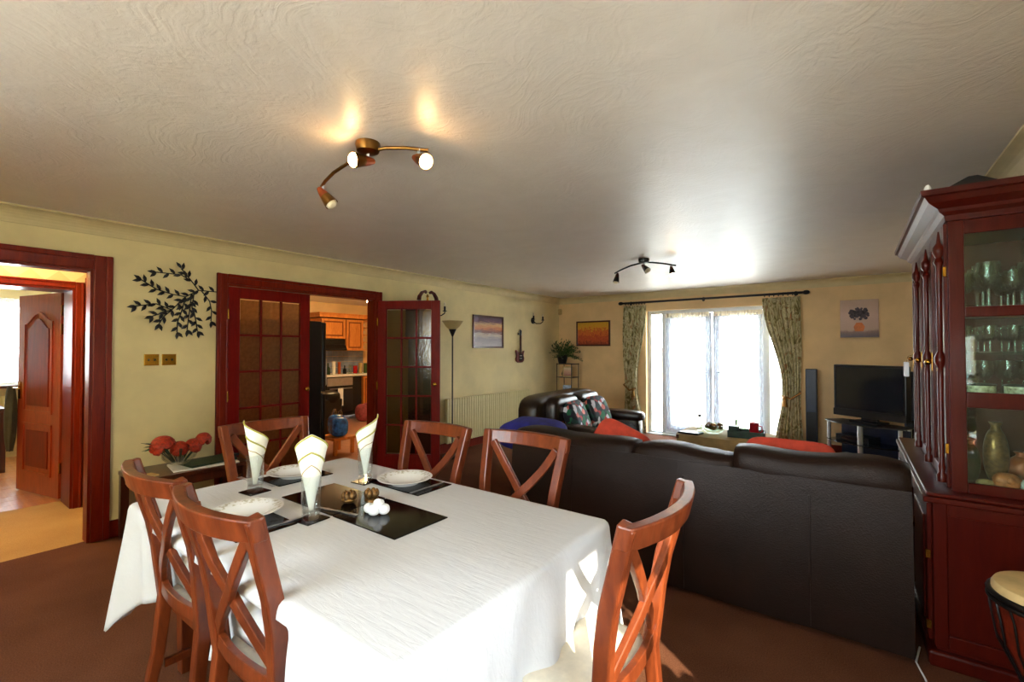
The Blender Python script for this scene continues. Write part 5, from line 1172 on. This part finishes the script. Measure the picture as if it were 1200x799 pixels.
# ------------------------------------------------------------------ display cabinet
BX, BY0, BY1 = 0.27, 2.83, 4.45
t = thing('display_cabinet', 'tall dark mahogany display cabinet with glazed upper doors against the right wall', 'cabinet', (0.485, 3.64, 0))
ox, oy = 0.485, 3.64
def lb(m_, x0, x1, y0, y1, z0, z1): return m_.box(x0 - ox, x1 - ox, y0 - oy, y1 - oy, z0, z1)
m_ = MB(); lb(m_, BX + .02, 0.70, BY0 + .02, BY1 - .02, 0.0, 0.09); lb(m_, BX + .012, 0.70, BY0 + .012, BY1 - .012, 0.09, 0.74); m_.build('base_carcase', 'cab', t, bevel=0.003)
m_ = MB(); lb(m_, BX - .01, 0.70, BY0 - .012, BY1 + .01, 0.0, 0.07); m_.build('plinth', 'cab', t, bevel=0.012)
m_ = MB(); lb(m_, BX - .022, 0.70, BY0 - .022, BY1 + .02, 0.735, 0.762); lb(m_, BX - .01, 0.70, BY0 - .01, BY1 + .01, 0.762, 0.778); m_.build('worktop', 'cab', t, bevel=0.006)
# end panel of the base
m_ = MB(); lb(m_, BX + .012, BX + .06, BY0, BY0 + .014, 0.09, 0.735); lb(m_, 0.645, 0.70, BY0, BY0 + .014, 0.09, 0.735); lb(m_, BX + .06, 0.645, BY0, BY0 + .014, 0.68, 0.735); lb(m_, BX + .06, 0.645, BY0, BY0 + .014, 0.09, 0.15); m_.build('end_frame', 'cab', t, bevel=0.004)
dw = (BY1 - BY0 - 0.06) / 3
for k in range(3):
    y0 = BY0 + 0.03 + k * dw
    m_ = MB(); lb(m_, BX - .006, BX + .012, y0 + .004, y0 + dw - .004, 0.10, 0.72); d = m_.build('cupboard_door', 'cab', t, bevel=0.004)
    m_ = MB(); lb(m_, BX - .014, BX - .006, y0 + .07, y0 + dw - .07, 0.17, 0.65); m_.build('raised_panel', 'cab', d, bevel=0.006)
    MB().ball((BX - .02 - ox, y0 + dw - .05 - oy, 0.48), 0.014, 10, 8).build('knob', 'brass', d, smooth=True)
    for z in (0.17, 0.49): m_ = MB(); lb(m_, BX - .012, BX + .004, y0 - .006, y0 + .006, z - .018, z + .018); m_.build('hinge', 'brass', d)
# upper
UX, UY0, UY1, UZ0, UZ1 = 0.355, 2.905, 4.37, 0.778, 2.02
m_ = MB(); lb(m_, UX + .02, 0.70, UY0 + .02, UY1 - .02, UZ0, UZ0 + .02); lb(m_, UX + .02, 0.70, UY0 + .02, UY1 - .02, UZ1 - .04, UZ1); m_.build('upper_carcase', 'cab', t)
M['mirrorback'] = plain('mirror_back', (150, 156, 140), 0.06, 1.0, 0.02)
m_ = MB(); lb(m_, 0.685, 0.699, UY0 + .02, UY1 - .02, UZ0 + .02, UZ1 - .04); m_.build('mirror_back', 'mirrorback', t)
# end frame (near end, faces the camera) with three panes
ZR = [(0.778, 0.825), (1.165, 1.235), (1.575, 1.622), (1.955, 2.02)]
for yy, nm in ((UY0, 'near'), (UY1 - .022, 'far')):
    m_ = MB(); lb(m_, UX, UX + .055, yy, yy + .022, UZ0, UZ1); lb(m_, 0.648, 0.70, yy, yy + .022, UZ0, UZ1)
    for a, b in ZR: lb(m_, UX + .055, 0.648, yy + .001, yy + .021, a, b)
    m_.build('side_frame', 'cab', t, bevel=0.004)
    for (a, b), (c_, d_) in zip(ZR, ZR[1:]): m_ = MB(); lb(m_, UX + .055, 0.648, yy + .009, yy + .013, b, c_); m_.build('side_pane', 'gglass', t)
uw = (UY1 - UY0 - 0.03) / 3
for k in range(3):
    y0 = UY0 + 0.022 + k * uw
    m_ = MB(); lb(m_, UX - .012, UX + .008, y0, y0 + .05, UZ0 + .01, UZ1 - .005); lb(m_, UX - .012, UX + .008, y0 + uw - .055, y0 + uw - .005, UZ0 + .01, UZ1 - .005)
    lb(m_, UX - .012, UX + .008, y0 + .05, y0 + uw - .055, UZ1 - .065, UZ1 - .005); lb(m_, UX - .012, UX + .008, y0 + .05, y0 + uw - .055, UZ0 + .01, UZ0 + .07); d = m_.build('glazed_door', 'cab', t, bevel=0.004)
    m_ = MB(); lb(m_, UX - .004, UX, y0 + .05, y0 + uw - .055, UZ0 + .07, UZ1 - .065); m_.build('door_pane', 'gglass', d)
    # turned colonettes with beads standing proud of the stile
    for yy in (y0 + .025,) if k else (y0 + .025,):
        prof = [(0, UZ0 + .03), (0.018, UZ0 + .03), (0.02, UZ0 + .06), (0.011, UZ0 + .075), (0.014, UZ0 + .10), (0.010, UZ0 + .12), (0.012, 1.30), (0.010, 1.34), (0.022, 1.37), (0.022, 1.39), (0.010, 1.42), (0.012, 1.82), (0.02, 1.84), (0.011, 1.86), (0.022, 1.885), (0.022, 1.91), (0.010, 1.93), (0.003, 1.985), (0, 1.985)]
        MB().lathe(prof, n=14, c=(UX - .026 - ox, yy - oy, 0)).build('colonette', 'cab', d, smooth=True)
    for z in (0.97, 1.79) if k == 0 else (): m_ = MB(); lb(m_, UX - .016, UX - .006, y0 - .012, y0 + .002, z - .022, z + .022); m_.build('hinge', 'brass', d)
    m_ = MB().ball((UX - .028 - ox, y0 + uw - .03 - oy, 1.36), 0.016, 10, 8); lb(m_, UX - .014, UX - .012, y0 + uw - .036, y0 + uw - .024, 1.31, 1.41); m_.build('knob', 'brass', d, smooth=True)
# cornice: stacked flaring mouldings mitred round the near and front faces
st = [(0.0, 2.02), (0.008, 2.02), (0.012, 2.045), (0.03, 2.06), (0.036, 2.075), (0.07, 2.10), (0.085, 2.125), (0.098, 2.13), (0.10, 2.155), (0.0, 2.155)]
vs = []; prof_pts = []
for s_, z in st: prof_pts.append([(0.70 - ox, UY0 - s_ - oy, z), (UX - s_ - ox, UY0 - s_ - oy, z), (UX - s_ - ox, UY1 + s_ - oy, z), (0.70 - ox, UY1 + s_ - oy, z)])
for row in prof_pts: vs += row
fs = [(i * 4 + j, (i + 1) * 4 + j, (i + 1) * 4 + j + 1, i * 4 + j + 1) for i in range(len(st) - 1) for j in range(3)] + [tuple(i * 4 for i in range(len(st))), tuple(i * 4 + 3 for i in range(len(st)))[::-1]]
fs.append((len(vs) - 4, len(vs) - 3, len(vs) - 2, len(vs) - 1)); fs.append((0, 3, 2, 1))
MB().add(vs, fs).build('cornice', 'cab', t)
for z in (1.20, 1.60): m_ = MB(); lb(m_, UX + .02, 0.69, UY0 + .03, UY1 - .03, z - .01, z + .008); m_.build('shelf', 'cab', t)
m_ = MB(); lb(m_, UX + .02, 0.69, UY0 + .03, UY1 - .03, 1.405, 1.411); m_.build('glass_shelf', 'gglass', t)
m_ = MB(); lb(m_, UX + .02, 0.685, 3.40, 3.42, UZ0 + .02, UZ1 - .04); m_.build('partition', 'cab', t)
# contents
def goblet(x, y, z, s_, label, grp, mat='crystal'):
    p = [(0, 0), (0.032, 0.002), (0.03, 0.006), (0.006, 0.012), (0.005, 0.075), (0.02, 0.085), (0.034, 0.11), (0.036, 0.14), (0.032, 0.175), (0.030, 0.175), (0.032, 0.14), (0.018, 0.095), (0, 0.09)]
    tag(MB().lathe([(a * s_, b * s_) for a, b in p], n=16).build('wine_glass', mat, smooth=True, loc=(x, y, z)), label, 'glass', grp)
rnd = random.Random(11)
rows_ = (('near the end pane', 2.99), ('in the second row', 3.10), ('in the third row', 3.22))
for si, (sn, z) in enumerate((('top cabinet shelf', 1.609), ('middle cabinet shelf', 1.209), ('glass cabinet shelf', 1.412))):
    for rn, y in rows_:
        if sn.startswith('middle') and rn.startswith('near'): continue
        for ci, x in enumerate((0.42, 0.50, 0.58, 0.65)):
            if sn.startswith('glass') : s_ = 0.72
            elif sn.startswith('middle'): s_ = 0.95
            else: s_ = 1.25 if ci % 2 else 1.0
            goblet(x, y + rnd.uniform(-.01, .01), z, s_, ('leftmost', 'second', 'third', 'rightmost')[ci] + ' stemmed glass ' + rn + ' on the ' + sn, 'stemmed glasses in the cabinet')
for k, (x, lb_) in enumerate(((0.46, 'left'), (0.60, 'right'))):
    b = thing('flower_pattern_bowl', 'flower patterned white bowl with dark rim on the middle cabinet shelf, the ' + lb_ + ' one', 'bowl', (x, 2.985, 1.209), 0, 'patterned bowls in the cabinet')
    M['floralchina'] = M.get('floralchina') or plain('floral_china', (206, 196, 160), 0.2, 0, 0.35, 60)
    MB().lathe([(0, 0), (0.045, 0), (0.058, 0.01), (0.058, 0.055), (0.052, 0.055), (0.05, 0.01), (0, 0.008)]).build('bowl_body', 'floralchina', b, smooth=True)
    MB().lathe([(0.052, 0.055), (0.060, 0.055), (0.060, 0.062), (0.052, 0.062), (0.052, 0.055)]).build('rim', 'black', b, smooth=True)
orn = [('shell_ornament', 'peach coloured shell ornament on the cabinet floor behind the lowest end pane', 0.545, 2.985, (0.045, 0.035, 0.038), 'terracotta', 0.8),
       ('white_ornament', 'white round ornament beside the peach shell in the cabinet', 0.62, 2.985, (0.038, 0.03, 0.03), 'china', 1.0),
       ('small_pale_ornament', 'small pale shell left of the peach shell in the cabinet', 0.475, 2.98, (0.03, 0.025, 0.02), 'beige', 1.0),
       ('green_vase', 'squat dark green vase in the lower cabinet bay', 0.44, 3.09, (0.04, 0.04, 0.09), 'dgreen', 0.8),
       ('bronze_figure', 'bronze brown figure in the middle of the lower cabinet bay', 0.535, 3.11, (0.045, 0.04, 0.13), 'bronze', 0.9),
       ('brown_teapot', 'brown teapot at the back of the lower cabinet bay', 0.62, 3.12, (0.05, 0.05, 0.07), 'copper', 0.9)]
for nm, lb_, x, y, sz, mt, e in orn:
    o = MB().ball((0, 0, sz[2]), sz, 18, 12, e)
    if sz[2] > 0.06: o.lathe([(sz[0] * .5, sz[2] * 1.85), (sz[0] * .35, sz[2] * 2.05), (sz[0] * .55, sz[2] * 2.2), (0, sz[2] * 2.2)], n=16)
    else:
        for q in range(5): o.ball((sz[0] * .7 * math.cos(q * 1.25), sz[1] * .7 * math.sin(q * 1.25), sz[2] * 1.2), sz[2] * .5, 8, 6)
    tag(o.build(nm, mt, smooth=2, loc=(x, y, UZ0 + 0.021)), lb_, 'ornament')
# on the cabinet
t = thing('black_roof_box', 'small black roof-shaped box on top of the display cabinet', 'box', (0.44, 2.93, 2.156), 0.0); t.scale = (0.75, 0.75, 0.9)
MB().prism([(-0.11, 0), (0.13, 0), (0.13, 0.012), (0.02, 0.06), (-0.02, 0.06), (-0.11, 0.02)], -0.06, 0.06, lambda u, v, w2: (u, w2, v)).build('box_body', 'black', t, bevel=0.003)
tag(MB().lathe([(0, 0), (0.012, 0), (0.014, 0.02), (0.006, 0.035), (0, 0.036)]).build('small_white_figurine', 'china', smooth=True, loc=(0.285, 2.86, 2.156)), 'tiny white ornament at the front corner of the cabinet top', 'ornament')
t = thing('white_key_tag', 'white square tag hanging at the far cabinet door', 'tag', (0.295, 4.22, 1.33))
MB().box(-0.012, 0.012, -0.045, 0.045, -0.09, 0.01).build('tag_body', 'paper', t, bevel=0.003); MB().tube([(0, 0, 0.01), (0.01, 0.0, 0.05), (0.035, 0, 0.06)], 0.002, 6).build('string', 'brass', t)
# cable on the carpet
tag(MB().tube([(0.24, 2.95, 0.006), (0.215, 2.80, 0.006), (0.235, 2.68, 0.006), (0.245, 2.55, 0.006), (0.30, 2.40, 0.006), (0.36, 2.2, 0.006)], 0.004, 6).build('cable', 'paper', smooth=True), 'thin white cable on the carpet by the cabinet foot', 'cable')
# ------------------------------------------------------------------ drum
t = thing('djembe_drum', 'tall goblet hand drum with a pale skin head beside the cabinet', 'drum', (0.545, 2.33, 0))
MB().lathe([(0, 0), (0.115, 0), (0.12, 0.02), (0.085, 0.14), (0.075, 0.24), (0.095, 0.32), (0.14, 0.42), (0.158, 0.52), (0.158, 0.60), (0, 0.60)], n=40).build('shell', 'redleather', t, smooth=True)
MB().lathe([(0, 0.622), (0.14, 0.622), (0.155, 0.618), (0.162, 0.605), (0.162, 0.58)], n=40).build('skin_head', 'skin', t, smooth=True)
for z, mt in ((0.565, 'black'), (0.585, 'black'), (0.30, 'black')):
    r = 0.168 if z > .5 else 0.092
    MB().tube([(r * math.cos(q * PI / 16), r * math.sin(q * PI / 16), z) for q in range(33)], 0.009, 8, False).build('ring', mt, t, smooth=True)
rp = None
for k in range(20):
    pts = [(0.168, 0, 0.56), (0.166, 0.012, 0.52), (0.15, 0.01, 0.42), (0.098, 0.0, 0.305)]
    if rp is None: rp = MB().tube(pts, 0.0035, 6).build('rope', 'black', t, smooth=True)
    else: shared(rp, (0, 0, 0), t, rot=(0, 0, k * PI / 10))
b = tag(MB().box(-0.06, 0.06, -0.04, 0.04, 0, 0.014).build('folded_leaflet', 'paper', loc=(0.60, 2.445, 0.632), rotz=0.2, bevel=0.002), 'white folded leaflet resting on the back of the drum head', 'leaflet')
b.location.z = 0.6235

# ------------------------------------------------------------------ ceiling spotlights
def spotlight(name, label, loc, arm_pts, heads, mats):
    t = thing(name, label, 'ceiling light', loc)
    am, cm = mats
    MB().lathe([(0, 0), (0.055, 0), (0.058, -0.012), (0.05, -0.04), (0.02, -0.048), (0, -0.048)], n=28).build('ceiling_rose', am, t, smooth=True)
    MB().tube(arm_pts, 0.0085, 10).build('curved_arm', am, t, smooth=True)
    for (p, d, lit) in heads:
        p = Vector(p); d = Vector(d).normalized()
        rot = Vector((0, 0, 1)).rotation_difference(d).to_matrix().to_4x4(); c = p + Vector((0, 0, -0.045))
        MB().tube([p + Vector((0, 0, -0.002)), c], 0.004, 6).tube([p + Vector((0.012, 0, -0.002)), c + Vector((0.006, 0, 0))], 0.003, 6).build('stem', 'steel', t, smooth=True)
        h_ = MB().lathe([(0, -0.035), (0.012, -0.034), (0.020, -0.01), (0.026, 0.02)], c=c, mat=rot, n=20).build('spot_cap', cm, t, smooth=True)
        MB().lathe([(0.026, 0.02), (0.032, 0.05), (0.036, 0.075), (0.034, 0.075), (0.028, 0.04), (0.022, 0.02)], c=c, mat=rot, n=20).build('spot_shade', am, h_, smooth=True)
        MB().lathe([(0, 0.03), (0.018, 0.035), (0.031, 0.065), (0.029, 0.080), (0.018, 0.090), (0, 0.094)], c=c, mat=rot, n=20).build('bulb', 'bulb' if lit else 'bulb_off', h_, smooth=True)
L1 = (-1.809, 1.314, H)
LA1 = [(-.42, .02, -.11), (-.36, .005, -.098), (-.27, -.005, -.078), (-.18, 0, -.06), (-.08, .0, -.042), (0, .01, -.033), (.08, .04, -.03), (.16, .09, -.033), (.245, .15, -.045)]
LA2 = [(-.41, .18, -.09), (-.3, .11, -.07), (-.16, .04, -.05), (0, 0, -.038), (.08, .04, -.042), (.17, .11, -.052), (.27, .21, -.07)]
spotlight('ceiling_spotlight', 'antique brass three-spot ceiling light on a curved arm over the table', L1,
    LA1,
    [((-0.40, 0.015, -0.105), (0.5, 0.35, -0.75), False), ((-0.01, 0.005, -0.035), (-0.10, -0.94, -0.22), True), ((0.205, 0.122, -0.038), (0.84, -0.12, -0.42), True)], ('abrass', 'copper'))
L2 = (-1.783, 4.765, H)
spotlight('ceiling_spotlight', 'dark three-spot ceiling light on a curved arm over the living area', L2,
    LA2,
    [((-0.37, 0.155, -0.083), (-0.1, -0.2, -0.9), False), ((0.0, 0.0, -0.04), (0.5, -0.25, -0.5), False), ((0.235, 0.175, -0.065), (0.25, -0.3, -0.8), True)], ('black', 'darkwood'))
